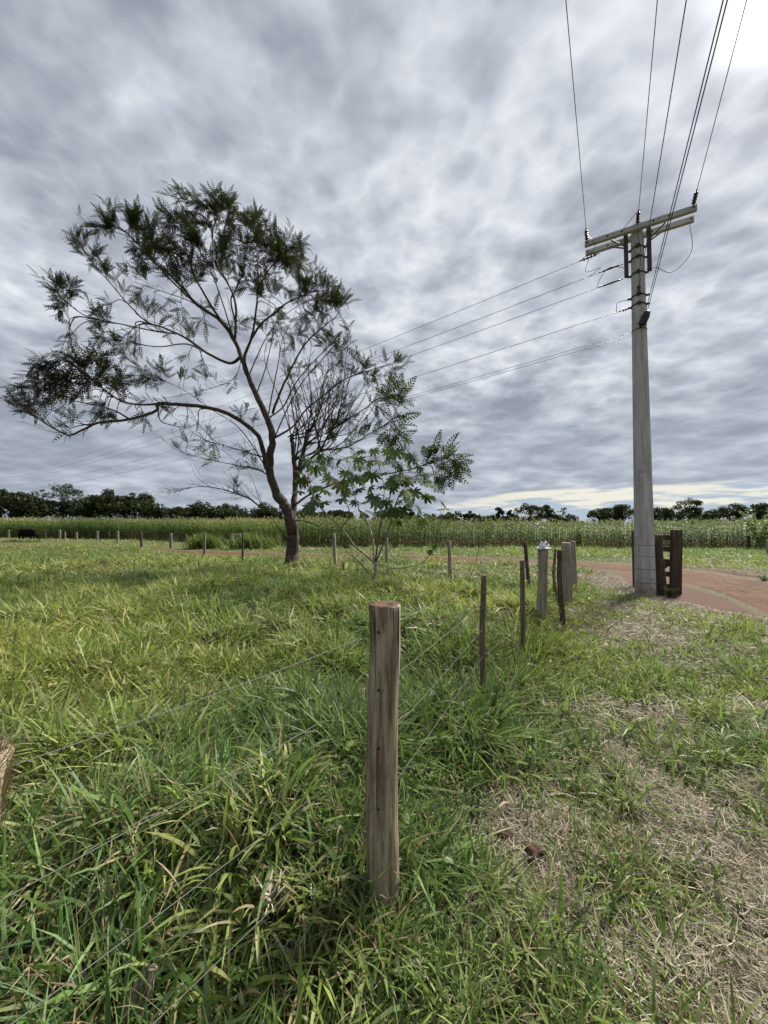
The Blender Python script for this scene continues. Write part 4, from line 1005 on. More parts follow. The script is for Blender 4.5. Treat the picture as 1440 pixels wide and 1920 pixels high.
# ------------------------------------------------------------------ the roadside tree
TB = gnd(548, 1061); TD = TB[1]; tz = gz(*TB)
troot = empty('roadside_tree', (TB[0], TD, tz)); tag(troot, 'spreading feathery-leaved tree with a forked trunk beside the dirt road', 'tree')
TO = Vector((TB[0], TD, tz))
def tp(p): return at(p[0], p[1], TD + (p[2] if len(p) > 2 else 0)) - TO
LIMBS = [  # (pixel path with depth offset, start radius, end radius)
 ('trunk', [(547, 1068, 0), (548, 1040, 0), (549, 1000, 0), (549, 988, 0), (539, 957, -.05), (522, 931, -.1)], .255, .185),
 ('limb', [(549, 1000, 0), (540, 958, -.05), (521, 930, -.1), (508, 893, -.2), (506, 855, -.25), (511, 824, -.3), (502, 786, -.3), (480, 740, -.2), (466, 706, 0), (452, 669, .2), (440, 640, .3), (413, 601, .3), (370, 572, .2), (350, 548, 0), (316, 514, -.3), (282, 485, -.6)], .235, .03),
 ('limb', [(506, 890, -.2), (499, 872, -.4), (491, 834, -.8), (478, 810, -1.0), (435, 779, -1.4), (389, 764, -1.7), (340, 759, -2.0), (297, 757, -2.3), (292, 771, -2.3), (243, 786, -2.6), (185, 793, -2.9), (151, 808, -3.0), (129, 816, -3.0), (97, 801, -3.1), (73, 786, -3.2)], .12, .018),
 ('limb', [(297, 757, -2.3), (262, 759, -2.0), (228, 752, -1.8), (204, 737, -1.6), (175, 713, -1.5), (146, 689, -1.5)], .045, .014),
 ('limb', [(243, 786, -2.6), (215, 770, -3.0), (180, 760, -3.2), (140, 752, -3.4), (100, 745, -3.6)], .035, .012),
 ('limb', [(452, 669, .2), (430, 681, .5), (389, 662, .9), (350, 635, 1.2), (311, 616, 1.5), (272, 601, 1.7), (233, 562, 1.9), (209, 533, 2.0), (187, 509, 2.0), (165, 480, 2.0)], .075, .015),
 ('limb', [(389, 662, .9), (350, 645, .5), (301, 650, .1), (262, 645, -.2), (214, 626, -.4)], .042, .012),
 ('limb', [(330, 626, 1.3), (292, 621, 1.0), (243, 611, .8), (194, 601, .6), (160, 592, .5), (131, 572, .4), (115, 560, .4)], .040, .012),
 ('limb', [(466, 706, 0), (458, 672, -.3), (471, 635, -.5), (479, 592, -.8), (484, 533, -1.0), (482, 490, -1.2)], .085, .02),
 ('limb', [(471, 635, -.5), (491, 606, -.9), (515, 587, -1.2), (540, 567, -1.4), (583, 548, -1.7), (612, 545, -1.9)], .055, .015),
 ('limb', [(440, 640, .3), (442, 572, .8), (428, 533, 1.1), (403, 494, 1.3), (398, 450, 1.5), (405, 410, 1.6)], .07, .015),
 ('limb', [(440, 600, .6), (433, 562, .3), (442, 543, .1), (457, 504, -.1), (463, 460, -.3)], .045, .014),
 ('limb', [(413, 601, .3), (384, 553, -.3), (360, 504, -.8), (362, 446, -1.1), (345, 400, -1.3), (330, 365, -1.4)], .06, .013),
 ('limb', [(403, 494, 1.3), (423, 421, 1.0), (430, 385, .9)], .03, .012),
 ('limb', [(370, 572, .2), (320, 525, .9), (280, 480, 1.3), (240, 440, 1.6), (205, 415, 1.8)], .05, .014),
 ('limb', [(484, 540, -1.0), (505, 505, -.6), (528, 480, -.3), (545, 470, 0)], .035, .012),
 ('limb', [(511, 775, -.3), (525, 737, -.8), (539, 706, -1.1), (560, 664, -1.5), (580, 636, -1.8), (608, 612, -2.0), (628, 595, -2.1)], .06, .014),
 ('limb', [(513, 822, -.3), (549, 800, -.1), (574, 768, .3), (608, 740, .7), (643, 713, 1.0), (678, 699, 1.2), (715, 688, 1.3)], .05, .012),
 ('limb', [(504, 784, -.3), (532, 761, .4), (556, 716, .9), (591, 675, 1.3), (626, 643, 1.6), (650, 640, 1.7)], .045, .012),
 ('limb', [(549, 992, 0), (550, 955, .15), (554, 907, .5), (552, 865, .7), (548, 830, .8), (546, 818, .8)], .16, .085),
 ('limb', [(553, 905, .5), (562, 872, .6), (571, 838, .7), (577, 806, .8)], .11, .09),
 ('limb', [(554, 893, .5), (580, 862, .3), (601, 845, .2), (615, 817, .1), (636, 796, 0), (671, 775, -.1), (712, 745, -.2)], .075, .012),
 ('limb', [(549, 950, .2), (585, 925, -.3), (640, 903, -.8), (690, 895, -1.2), (760, 882, -1.6), (805, 868, -1.8), (838, 858, -1.9)], .055, .010),
 ('limb', [(601, 845, .2), (650, 838, -.2), (690, 815, -.5), (730, 790, -.7), (748, 760, -.8)], .035, .010),
 ('limb', [(530, 972, 0), (490, 952, -.4), (469, 936, -.6), (435, 923, -.9), (400, 914, -1.1), (365, 913, -1.3), (333, 920, -1.4)], .045, .008),
 ('limb', [(548, 1016, 0), (538, 1011, -.25), (524, 992, -.5), (511, 973, -.6)], .045, .016),
 ('limb', [(548, 975, 0), (575, 978, -.4), (610, 990, -.7), (645, 995, -1.0), (680, 985, -1.2)], .03, .008),
 ('limb', [(505, 860, -.25), (470, 850, -.7), (430, 838, -1.0), (385, 825, -1.2), (345, 800, -1.3)], .035, .007),
 ('limb', [(508, 893, -.2), (480, 880, .5), (440, 872, .9), (395, 862, 1.1), (340, 848, 1.2), (320, 835, 1.3)], .03, .006),
 ('limb', [(502, 786, -.3), (512, 730, .2), (522, 680, .5), (530, 635, .8), (548, 600, 1.0)], .040, .010),
 ('limb', [(480, 740, -.2), (495, 700, .4), (505, 660, .7), (512, 620, 1.0), (508, 585, 1.2)], .036, .010),
 ('limb', [(466, 706, 0), (482, 668, .6), (500, 632, 1.0), (524, 600, 1.3), (556, 575, 1.5), (590, 560, 1.7)], .034, .010),
 ('limb', [(506, 840, -.3), (528, 790, -.8), (552, 740, -1.2), (580, 700, -1.5), (612, 665, -1.8), (640, 630, -2.0)], .036, .010),
 ('limb', [(440, 640, .3), (418, 570, -.4), (400, 520, -.8), (375, 470, -1.0), (352, 430, -1.2)], .034, .010),
 ('limb', [(370, 572, .2), (345, 560, .8), (300, 545, 1.2), (255, 530, 1.5)], .028, .009),
 ('limb', [(500, 880, -.2), (470, 830, .6), (440, 795, 1.0), (400, 770, 1.4), (350, 735, 1.7), (310, 715, 1.9)], .034, .008),
 ('limb', [(440, 640, .3), (452, 660, .3), (445, 700, .8), (420, 720, 1.4), (370, 735, 1.8), (320, 745, 2.0)], .02, .008),
]
SAMP = []   # points on limbs that twigs may grow from: (pos, dir, radius)
trunk_ob = None
for nm, path, r0, r1 in LIMBS:
    P = catmull([np.array(tp(p)) for p in path], 5)
    n = len(P)
    R = (r0 + (r1 - r0) * np.linspace(0, 1, n) ** 0.75) * (1 if nm == 'trunk' else 0.88)
    if nm == 'trunk':
        R = R * (1 + 0.35 * np.exp(-np.linspace(0, 6, n) ** 1.2))
    w_ = 0.012 + 0.25 * R
    P = [p + (rng.normal(0, 1, 3) * 0.10 * R[i] if 0 < i < n - 1 else 0) for i, p in enumerate(P)]
    mb = MB(); mb.tube(P, R, 12 if r0 > .08 else 8, jit=0.07 if r0 > .1 else 0.03)
    mb.build(nm, M['bark'], troot)
    for i in range(2, n):
        if R[i] < 0.11 or nm == 'limb': SAMP.append((P[i], P[min(i + 1, n - 1)] - P[i - 1], R[i]))
SP = np.array([s[0] for s in SAMP]); SR = np.array([s[2] for s in SAMP]); SD = np.array([s[1] / (np.linalg.norm(s[1]) + 1e-9) for s in SAMP])

def frond_template(npin, L, pl_, pw, droop, bip=True):
    """feathery compound leaf along +x: rachis with paired pinnae, each a toothed narrow blade"""
    V, Q = [], []
    def put(v, q): o = len(V); V.extend(v); Q.extend([tuple(i + o for i in f) for f in q])
    cen = lambda s: np.array((L * s, 0, -droop * L * s * s))
    v, q = strip_template([cen(0), cen(.5), cen(1)], [0.010, 0.007, 0.004], (0, 1, 0)); put(v, q)
    for i in range(npin):
        s = 0.12 + 0.88 * i / (npin - 1); base = cen(s); ll = pl_ * (math.sin(math.pi * min(1, 0.22 + 0.72 * s)) * 0.9 + 0.1)
        for sg in (-1, 1):
            d = np.array((0.55 + 0.35 * s, sg * (0.9 - 0.45 * s), -0.10 - 0.1 * s)); d /= np.linalg.norm(d)
            sd = np.cross(d, (0, 0, 1)); sd /= np.linalg.norm(sd)
            if bip:
                p0, p1, p2, p3 = base, base + d * ll * .35, base + d * ll * .72, base + d * ll
                V0 = len(V)
                v = [p0, p1 + sd * pw * .5, p2 + sd * pw * .4, p3, p2 - sd * pw * .4, p1 - sd * pw * .5]
                V.extend(v); Q.append((V0, V0 + 1, V0 + 4, V0 + 5)) ; Q.append((V0 + 1, V0 + 2, V0 + 3, V0 + 4))
            else:
                V0 = len(V); V.extend([base, base + d * ll * .5 + sd * pw * .5, base + d * ll, base + d * ll * .5 - sd * pw * .5]); Q.append((V0, V0 + 1, V0 + 2, V0 + 3))
    return np.array(V), np.array(Q)
FT = [frond_template(7, .52, .115, .046, dr, False) for dr in (0.0, .18, .36)]
FB = [frond_template(7, .66, .22, .060, dr, False) for dr in (0.05, .2, .4)]
def place(T, pos, xd, up, sc, col):
    """copies of one template with given x-axis directions"""
    V, Q = T; n = len(pos)
    xd = xd / (np.linalg.norm(xd, axis=1)[:, None] + 1e-9); yd = np.cross(up, xd); yd /= np.linalg.norm(yd, axis=1)[:, None] + 1e-9; zd = np.cross(xd, yd)
    W_ = (xd[:, None] * V[None, :, 0:1] + yd[:, None] * V[None, :, 1:2] + zd[:, None] * V[None, :, 2:3]) * sc[:, None, None] + pos[:, None]
    return W_.reshape(-1, 3), (Q[None] + (np.arange(n) * len(V))[:, None, None]).reshape(-1, 4), np.repeat(col, len(V), 0)
CL = [ # px, py, radius px, twigs, kind, fill (1 dense)
 (325, 362, 22, 5, 0, 1), (345, 395, 34, 8, 0, 1), (395, 385, 34, 7, 0, 1), (425, 388, 34, 8, 0, 1), (455, 410, 30, 7, 0, 1), (195, 412, 26, 6, 0, 1), (232, 415, 36, 8, 0, 1), (268, 410, 30, 7, 0, 1), (255, 450, 40, 10, 0, 1), (300, 450, 42, 11, 0, 1), (290, 490, 40, 11, 0, 1),
 (340, 440, 40, 8, 0, 1), (350, 480, 45, 11, 0, 1), (400, 440, 45, 10, 0, 1), (410, 480, 42, 10, 0, 1), (455, 455, 40, 9, 0, 1), (490, 440, 32, 7, 0, 1), (500, 480, 45, 12, 0, 1), (540, 480, 36, 9, 0, 1), (555, 500, 30, 7, 0, 1), (590, 520, 36, 9, 0, 1), (615, 545, 28, 8, 0, 1), (605, 585, 26, 6, 0, 1),
 (545, 545, 40, 8, 0, 1), (480, 530, 36, 7, 0, 1), (440, 520, 38, 6, 0, .8), (380, 525, 36, 6, 0, .8), (340, 520, 30, 4, 0, .8), (150, 448, 22, 5, 0, 1), (165, 478, 24, 5, 0, 1), (190, 500, 18, 4, 0, 1), (100, 535, 26, 5, 0, 1), (118, 568, 20, 4, 0, 1), (135, 545, 18, 3, 0, 1), (178, 588, 24, 5, 0, 1), (200, 605, 22, 3, 0, 1),
 (250, 545, 34, 5, 0, .6), (290, 560, 34, 5, 0, .6), (235, 520, 26, 3, 0, .6), (330, 605, 36, 5, 0, .5), (370, 625, 34, 4, 0, .5), (210, 640, 28, 5, 0, .9), (130, 668, 24, 4, 0, 1), (165, 680, 30, 7, 0, 1), (210, 690, 34, 7, 0, 1), (250, 680, 34, 6, 0, .9), (290, 700, 32, 5, 0, .8), (330, 690, 30, 3, 0, .6),
 (80, 700, 30, 6, 0, 1), (60, 730, 28, 5, 0, 1), (30, 752, 24, 6, 0, 1), (60, 768, 28, 6, 0, 1), (100, 745, 30, 7, 0, 1), (140, 725, 30, 6, 0, 1), (180, 740, 32, 6, 0, 1), (230, 735, 32, 6, 0, .9), (270, 730, 30, 5, 0, .8), (300, 760, 26, 3, 0, .7), (200, 775, 24, 3, 0, .8), (265, 785, 24, 3, 0, .6), (140, 790, 20, 2, 0, .7),
 (400, 690, 34, 5, 0, .45), (360, 720, 30, 4, 0, .45), (430, 730, 26, 3, 0, .4), (450, 600, 34, 5, 0, .5), (500, 600, 34, 5, 0, .6), (540, 610, 30, 4, 0, .5), (385, 590, 30, 4, 0, .5), (520, 650, 30, 4, 0, .4), (570, 640, 30, 5, 0, .5), (600, 640, 24, 4, 0, .5), (640, 640, 24, 5, 0, .7), (655, 625, 14, 2, 0, .6),
 (670, 690, 26, 4, 0, .7), (700, 692, 26, 5, 0, .9), (735, 686, 22, 5, 0, .9), (620, 690, 30, 4, 0, .4), (560, 700, 30, 4, 0, .3), (745, 738, 20, 4, 1, 1), (755, 752, 18, 3, 1, 1), (728, 752, 20, 3, 1, 1), (740, 785, 22, 3, 1, .9), (735, 812, 22, 4, 1, 1), (755, 825, 16, 2, 1, 1), (700, 765, 24, 3, 0, .6), (660, 770, 26, 4, 0, .4),
 (815, 858, 22, 4, 1, 1), (845, 855, 20, 4, 1, 1), (850, 885, 20, 4, 1, 1), (825, 895, 18, 3, 1, 1), (800, 880, 16, 2, 1, .8), (645, 820, 28, 4, 1, .7), (690, 820, 24, 3, 1, .7), (625, 850, 24, 3, 1, .7), (590, 880, 22, 2, 1, .5), (400, 862, 14, 2, 1, .7), (340, 835, 26, 4, 0, .35), (390, 830, 26, 4, 0, .3), (450, 860, 26, 4, 0, .3), (480, 880, 24, 3, 0, .3), (440, 905, 24, 3, 0, .25), (360, 800, 24, 3, 0, .35), (470, 780, 26, 3, 0, .3),
 (600, 760, 30, 4, 0, .35), (630, 740, 30, 4, 0, .35), (570, 610, 20, 3, 0, .6), (630, 570, 18, 4, 0, 1), (470, 410, 22, 4, 0, 1), (520, 455, 26, 5, 0, 1), (310, 415, 24, 3, 0, .8)]
tw = MB(); FP, FX, FU, FS, FK = [], [], [], [], []
def add_fronds(P, fill, kind, up_bias=0.38):
    P = np.array(P); n = len(P); k = max(3, int(round((9.5 if kind == 0 else 6) * (0.45 + 0.55 * fill))))
    for j in range(k):
        q = 0.25 + 0.75 * (j + rng.random() * 0.6) / k; i = min(n - 2, int(q * (n - 1))); f = min(1, q * (n - 1) - i)
        p = P[i] * (1 - f) + P[i + 1] * f; d = P[i + 1] - P[i]; d = d / (np.linalg.norm(d) + 1e-9)
        side = rng.normal(size=3); side -= d * (side @ d); side /= np.linalg.norm(side) + 1e-9
        x = d * (0.85 if q < .9 else 1.5) + side * 0.85 + np.array((-0.18, 0, up_bias)) + rng.normal(0, .2, 3)
        FP.append(p); FX.append(x); FU.append(np.array((0, 0, 1.0)) + rng.normal(0, .45, 3)); FS.append(rng.uniform(.7, 1.15) * (0.75 if fill < .5 else 1)); FK.append(kind)
for (cx, cy, cr, nt, kind, fill) in CL:
    # depth of the limb that feeds this cluster
    c0 = np.array(tp((cx, cy, 0)))
    d2 = np.hypot(SP[:, 0] - c0[0], SP[:, 2] - c0[2]); feed = SP[d2.argmin()]
    cdep = feed[1] * 1.05
    for k in range(nt):
        a, q = rng.uniform(0, 6.283), math.sqrt(rng.random())
        rm = cr / F * TD * 0.9
        tgt = np.array(tp((cx + math.cos(a) * q * cr * .85, cy + math.sin(a) * q * cr * .85, cdep + rng.normal(0, rm * 0.8))))
        dv_ = tgt - SP; dist = np.linalg.norm(dv_, axis=1)
        al = np.einsum('ij,ij->i', dv_, SD) / (dist + 1e-6)
        cost = dist * (1.25 - 0.45 * al) + (dist < 0.5) * 0.6 + (SR > .1) * 0.5
        i = int(cost.argmin()); s0 = SP[i]; dd_ = SD[i]; Ld = dist[i]
        m1 = s0 + dd_ * Ld * 0.35 + (tgt - s0) * 0.10 + rng.normal(0, .04, 3) * Ld; m2 = s0 + (tgt - s0) * 0.68 + dd_ * Ld * 0.12 + rng.normal(0, .05, 3) * Ld
        P_ = catmull([s0, m1, m2, tgt], 3)
        rb = min(SR[i] * 0.8, 0.010 + 0.010 * Ld)
        tw.tube(P_, np.linspace(rb * 1.15, 0.006, len(P_)), 5, cap=False)
        add_fronds(P_[-8:] if Ld > 1.2 else P_[-6:], fill, kind)
        if kind == 0 and fill > .7:
            for z in range(1):
                b0 = np.array(P_[rng.integers(4, 8)]); e_ = b0 + ((tgt - s0) / (Ld + 1e-6) + np.clip(rng.normal(0, .45, 3), -.7, .7)) * rng.uniform(.3, .6)
                Pb = catmull([b0, (b0 + e_) / 2 + rng.normal(0, .05, 3), e_], 3); tw.tube(Pb, np.linspace(.008, .004, len(Pb)), 4, cap=False); add_fronds(Pb, 0.15, 0)
# pollard shoots fanning up and right from the stubs
for k in range(58):
    st_ = [(547, 820, .8), (577, 808, .8), (572, 835, .7), (551, 862, .7), (600, 846, .2), (615, 817, .1)][k % 6]
    s0 = np.array(tp(st_)) + rng.normal(0, .05, 3)
    ang_ = rng.uniform(-0.35, 1.05); Lp = rng.uniform(90, 215) * (1 if ang_ < .8 else .8)
    ex_, ey_ = st_[0] + math.sin(ang_) * Lp, st_[1] - math.cos(ang_) * Lp
    tgt = np.array(tp((ex_, ey_, st_[2] + rng.normal(0, 1.1))))
    Ld = np.linalg.norm(tgt - s0)
    m1 = s0 + (tgt - s0) * 0.35 + np.array((0.03, 0, -0.10)) * Ld * (1 if ang_ > .2 else .1) + rng.normal(0, .03, 3) * Ld; m2 = s0 + (tgt - s0) * .7 + np.array((0.02, 0, -0.05)) * Ld + rng.normal(0, .03, 3) * Ld
    P_ = catmull([s0, m1, m2, tgt], 4); tw.tube(P_, np.linspace(rng.uniform(.018, .034), 0.005, len(P_)), 5, cap=False)
    if rng.random() < .75: add_fronds(P_[-7:], 0.2, 0)
    for z in range(rng.integers(1, 4)):
        i = rng.integers(4, len(P_) - 1); b0 = np.array(P_[i]); d = np.array(P_[i]) - np.array(P_[i - 1]); d /= np.linalg.norm(d)
        e_ = b0 + (d + rng.normal(0, .45, 3)) * rng.uniform(.4, 1.1); tw.tube([b0, (b0 + e_) / 2 + rng.normal(0, .04, 3), e_], [.009, .007, .004], 4, cap=False)
# bare twiglets on the low left boughs
for k in range(110):
    i = rng.choice(np.where((SP[:, 2] < tp((0, 820))[2]) & (SR < .05) & (SP[:, 0] < tp((520, 900))[0] + 0 * SR))[0]) if k < 70 else rng.choice(np.where(SR < 0.06)[0])
    s0 = SP[i]; d = SD[i] + rng.normal(0, .5, 3) + np.array((0, 0, .25)); e_ = s0 + d * rng.uniform(.35, .9); m_ = (s0 + e_) / 2 + rng.normal(0, .07, 3)
    tw.tube(catmull([s0, m_, e_], 3), np.linspace(min(SR[i] * .7, .012), .004, 7), 4, cap=False)
    for z in range(3):
        q = rng.uniform(.3, .9); b0 = s0 + (e_ - s0) * q; f_ = b0 + (d * .4 + rng.normal(0, .4, 3)) * rng.uniform(.2, .45); tw.tube([b0, f_], [.006, .003], 4, cap=False)
tw.build('twigs', M['bark'], troot)
FP, FX, FU, FS, FK = map(np.array, (FP, FX, FU, FS, FK))
tpl = rng.integers(0, 3, len(FP)); parts = []
LEAFC = np.array([(0.020, 0.022, 0.012), (0.025, 0.027, 0.014), (0.017, 0.018, 0.011), (0.028, 0.025, 0.015)])
LEAFB = np.array([(0.060, 0.085, 0.028), (0.080, 0.105, 0.030), (0.050, 0.075, 0.028)])
for kind, TT, CC in ((0, FT, LEAFC), (1, FB, LEAFB)):
    for q in range(3):
        s = np.where((FK == kind) & (tpl == q))[0]
        if len(s): parts.append(place(TT[q], FP[s], FX[s], FU[s], FS[s], CC[rng.integers(0, len(CC), len(s))] * rng.uniform(.75, 1.25, (len(s), 1))))
V, Q, C = merge(parts); print('fronds', len(FP), 'quads', len(Q))
link_obj('crown', mesh_np('crown', V, Q, C, smooth=False), M['frond'], troot)

# ------------------------------------------------------------------ castor bush
CB = gnd(702, 1108); CD = CB[1]; cz = gz(*CB)
cr_ = empty('castor_bush', (CB[0], CD, cz)); tag(cr_, 'castor oil bush with large star-shaped leaves and pale bare stems', 'bush')
CO = Vector((CB[0], CD, cz))
def cp(p): return np.array(at(p[0], p[1], CD + (p[2] if len(p) > 2 else 0)) - CO)
STEMS = [
 ([(702, 1112, 0), (703, 1085, 0), (705, 1063, 0), (702, 1052, 0)], .045, .036, 'stem'),
 ([(703, 1056, 0), (685, 1040, -.1), (664, 1022, -.2), (640, 990, -.3), (608, 959, -.4), (591, 938, -.5), (580, 905, -.5)], .028, .012, 'stem'),
 ([(701, 1052, 0), (699, 1011, .2), (688, 980, .3), (676, 962, .4), (664, 925, .5), (655, 890, .6)], .024, .010, 'stem'),
 ([(704, 1052, 0), (712, 990, -.1), (719, 965, -.1), (733, 925, -.2), (742, 880, -.2)], .022, .010, 'stem_dark'),
 ([(705, 1054, 0), (722, 1012, .2), (737, 965, .4), (748, 930, .5), (775, 895, .6), (800, 890, .7)], .020, .010, 'stem_dark'),
 ([(712, 1114, .1), (716, 1090, .1), (728, 1068, .05), (760, 1064, -.1), (788, 1058, -.2), (802, 1044, -.25), (815, 1028, -.3)], .020, .008, 'stem'),
 ([(700, 1085, 0), (672, 1052, -.15), (652, 1036, -.25), (643, 1022, -.3)], .015, .006, 'stem_dark'),
 ([(706, 1060, 0), (722, 1038, -.2), (734, 1026, -.3), (742, 1022, -.35)], .012, .006, 'stem'),
 ([(699, 1010, .2), (720, 930, .5), (715, 890, .6), (705, 860, .6)], .014, .008, 'stem'),
 ([(640, 990, -.3), (655, 965, -.6), (648, 940, -.8), (632, 915, -.9)], .014, .007, 'stem_dark'),
 ([(702, 1100, 0), (676, 1075, .3), (655, 1020, .5), (650, 985, .6)], .010, .005, 'stem_dark')]
tips = []
for path, r0, r1, mt in STEMS:
    P_ = catmull([cp(p) for p in path], 4); mb = MB(); mb.tube(P_, np.linspace(r0, r1, len(P_)), 8, jit=0.05); mb.build('stem', M[mt], cr_); tips += [np.array(x) for x in P_]
tips = np.array(tips)
def castor_leaf(seed):
    """palmate leaf, nine pointed lobes, slightly drooping"""
    r = random.Random(seed); n = 9; V = [(0, 0, 0)]; fs = []; ring = []
    for i in range(n):
        a = -2.35 + 4.7 * i / (n - 1); L = (0.52 + 0.48 * math.cos(a * 0.55) ** 2) * r.uniform(.88, 1.08)
        for (da, k) in ((-0.285, 0.50), (-0.19, 0.74), (0, 1.0), (0.19, 0.74), (0.285, 0.50)):
            rr = L * k; x, y = math.cos(a + da) * rr, math.sin(a + da) * rr
            V.append((x, y, 0.05 * (0 if abs(da) > .01 else 1) - 0.42 * rr * rr + r.uniform(-.02, .02) + (0.05 if abs(da) < .15 else -0.02) * rr)); ring.append(len(V) - 1)
    for i in range(n):
        b_ = ring[i * 5:i * 5 + 5]; fs += [(0, b_[0], b_[1], b_[3]), (b_[1], b_[2], b_[3], b_[3])]
    Vn = np.array(V); tris = []
    for i in range(n):
        b_ = ring[i * 5:i * 5 + 5]; tris += [(0, b_[0], b_[4]), (b_[0], b_[1], b_[4]), (b_[1], b_[3], b_[4]), (b_[1], b_[2], b_[3])]
        if i < n - 1: tris.append((0, b_[4], ring[i * 5 + 5]))
    return Vn, np.array(tris)
lm = []
CC_ = [(0.032, 0.064, 0.025), (0.050, 0.084, 0.026), (0.045, 0.074, 0.048), (0.070, 0.092, 0.030), (0.056, 0.080, 0.056)]
for k in range(10):
    V, T_ = castor_leaf(k); lm.append(mesh_np('leaf', V, T_, np.tile(np.array(CC_[k % 5]), (len(V), 1)), smooth=False)); lm[-1].materials.append(M['castor'])
LEAVES = [(575, 870), (600, 862), (590, 885), (562, 888), (612, 895), (575, 905), (598, 915), (562, 925), (588, 935), (612, 925), (580, 955), (600, 945), (632, 872), (655, 862), (680, 852), (700, 848), (722, 846), (740, 850), (757, 858), (775, 862), (645, 888), (668, 880), (690, 872), (712, 868), (735, 872), (752, 878), (770, 880), (790, 882),
          (640, 912), (660, 905), (680, 900), (700, 892), (722, 895), (745, 898), (765, 902), (785, 905), (800, 908), (815, 915), (650, 932), (672, 925), (695, 920), (715, 918), (735, 920), (757, 925), (775, 928), (795, 932), (812, 938), (828, 948), (835, 958), (665, 948), (688, 945), (728, 945), (750, 948), (770, 952), (788, 958), (735, 960), (720, 965), (762, 972), (780, 975), (802, 968), (745, 980), (790, 985), (640, 940), (625, 900), (708, 942), (650, 865), (730, 860), (800, 895), (672, 865), (695, 935), (765, 940), (755, 960), (610, 880),
          (645, 1022), (815, 1030), (806, 1036), (650, 1030), (738, 1024), (824, 1052)]
for k in range(28):
    a, q = rng.uniform(0, 6.283), math.sqrt(rng.random())
    LEAVES.append((720 + math.cos(a) * q * 105, 912 + math.sin(a) * q * 58) if k < 22 else (588 + math.cos(a) * q * 30, 905 + math.sin(a) * q * 48))
for k, (x, y) in enumerate(LEAVES):
    small = y > 1000
    dep = rng.normal(0, 0.55) if not small else -0.3
    c = cp((x + rng.uniform(-3, 3), y - 6 + rng.uniform(-3, 3), dep))
    i = int((np.linalg.norm((tips - c) * np.array((1, .7, 1)), axis=1) + 0.6 * (tips[:, 2] > c[2] + .15) + 3.0 * (tips[:, 2] < 0.9) * (not small)).argmin())
    out = c - tips[i]; 
    az = math.atan2(out[1] - 0.25, out[0]) + rng.normal(0, .5)
    o = link_obj('leaf', lm[k % 10], None, cr_); o.location = c
    s = (rng.uniform(.20, .34) if not small else .12); o.scale = (s, s, s)
    tilt = rng.uniform(0.35, 1.25) if rng.random() < .8 else rng.uniform(-.1, .3)
    o.rotation_euler = Matrix.Rotation(az, 3, 'Z').to_4x4().to_3x3().__matmul__(Matrix.Rotation(tilt, 3, 'Y')).__matmul__(Matrix.Rotation(rng.normal(0, .35), 3, 'X')).to_euler()
    t0 = tips[i]; pet = MB(); pet.tube(catmull([t0, (t0 + c) / 2 + np.array((0, 0, .05)), c], 3), np.linspace(.007, .004, 7), 5, cap=False); pet.build('petiole', M['stem_dark'], cr_)

# ------------------------------------------------------------------ small plants
def weed(px, py, hpx, wpx, label, cols, n=260, name='weed', cat='weed', leaf=0.05, stems=9):
    x, y = gnd(px, py); z = gz(x, y); Hh = hpx / F * y; Wd = wpx / F * y
    root = empty(name, (x, y, z)); tag(root, label, cat); mb = MB(); P_, X_ = [], []
    for k in range(stems):
        a = rng.uniform(0, 6.283); q = rng.uniform(.2, 1) * Wd / 2; h_ = Hh * rng.uniform(.6, 1)
        pts = catmull([np.array((0, 0, 0)) + rng.normal(0, Wd * .08, 3) * (1, 1, 0), np.array((math.cos(a) * q * .5, math.sin(a) * q * .5, h_ * .55)), np.array((math.cos(a) * q, math.sin(a) * q, h_))], 4)
        mb.tube(pts, np.linspace(.006, .002, len(pts)), 5, cap=False)
        for j in range(n // stems):
            i = rng.integers(1, len(pts)); P_.append(np.array(pts[i]) + rng.normal(0, .01, 3)); X_.append(rng.uniform(0, 6.283))
    mb.build('stems', M['stem_dark'], root); P_ = np.array(P_); m_ = len(P_)
    cols = np.array(cols)
    V, Q, C = blades(P_, np.array(X_), rng.uniform(.4, 1.3, m_), leaf * rng.uniform(.6, 1.4, m_), leaf * .28 * rng.uniform(.7, 1.3, m_), rng.uniform(0, .4, m_), cols[rng.integers(0, len(cols), m_)] * rng.uniform(.8, 1.2, (m_, 1)), 2)
    link_obj('leaves', mesh_np('leaves', V, Q, C), M['grass'], root)
    return root
G1 = [(0.10, 0.16, 0.05), (0.13, 0.19, 0.06), (0.09, 0.13, 0.05)]
weed(1218, 1112, 36, 26, 'feathery green weed at the foot of the concrete pole', G1, 420, leaf=.07, stems=16)
weed(1256, 1114, 16, 26, 'low bright green weed between the gate and the concrete pole', G1, 260, leaf=.07)
weed(1425, 1032, 75, 70, 'tall leafy pale-green shrub at the right edge before the corn', [(0.16, 0.21, 0.08), (0.20, 0.24, 0.11), (0.12, 0.17, 0.06)], 1500, 'shrub', 'shrub', .20, 26)
weed(1432, 1085, 12, 30, 'small pale weed on the road verge at the right edge', [(0.18, 0.22, 0.11), (0.15, 0.20, 0.09)], 140, leaf=.09)
weed(1085, 1028, 45, 22, 'brownish sapling standing before the corn above the paired posts', [(0.16, 0.14, 0.05), (0.12, 0.14, 0.05)], 420, 'sapling', 'sapling', .14, 9)
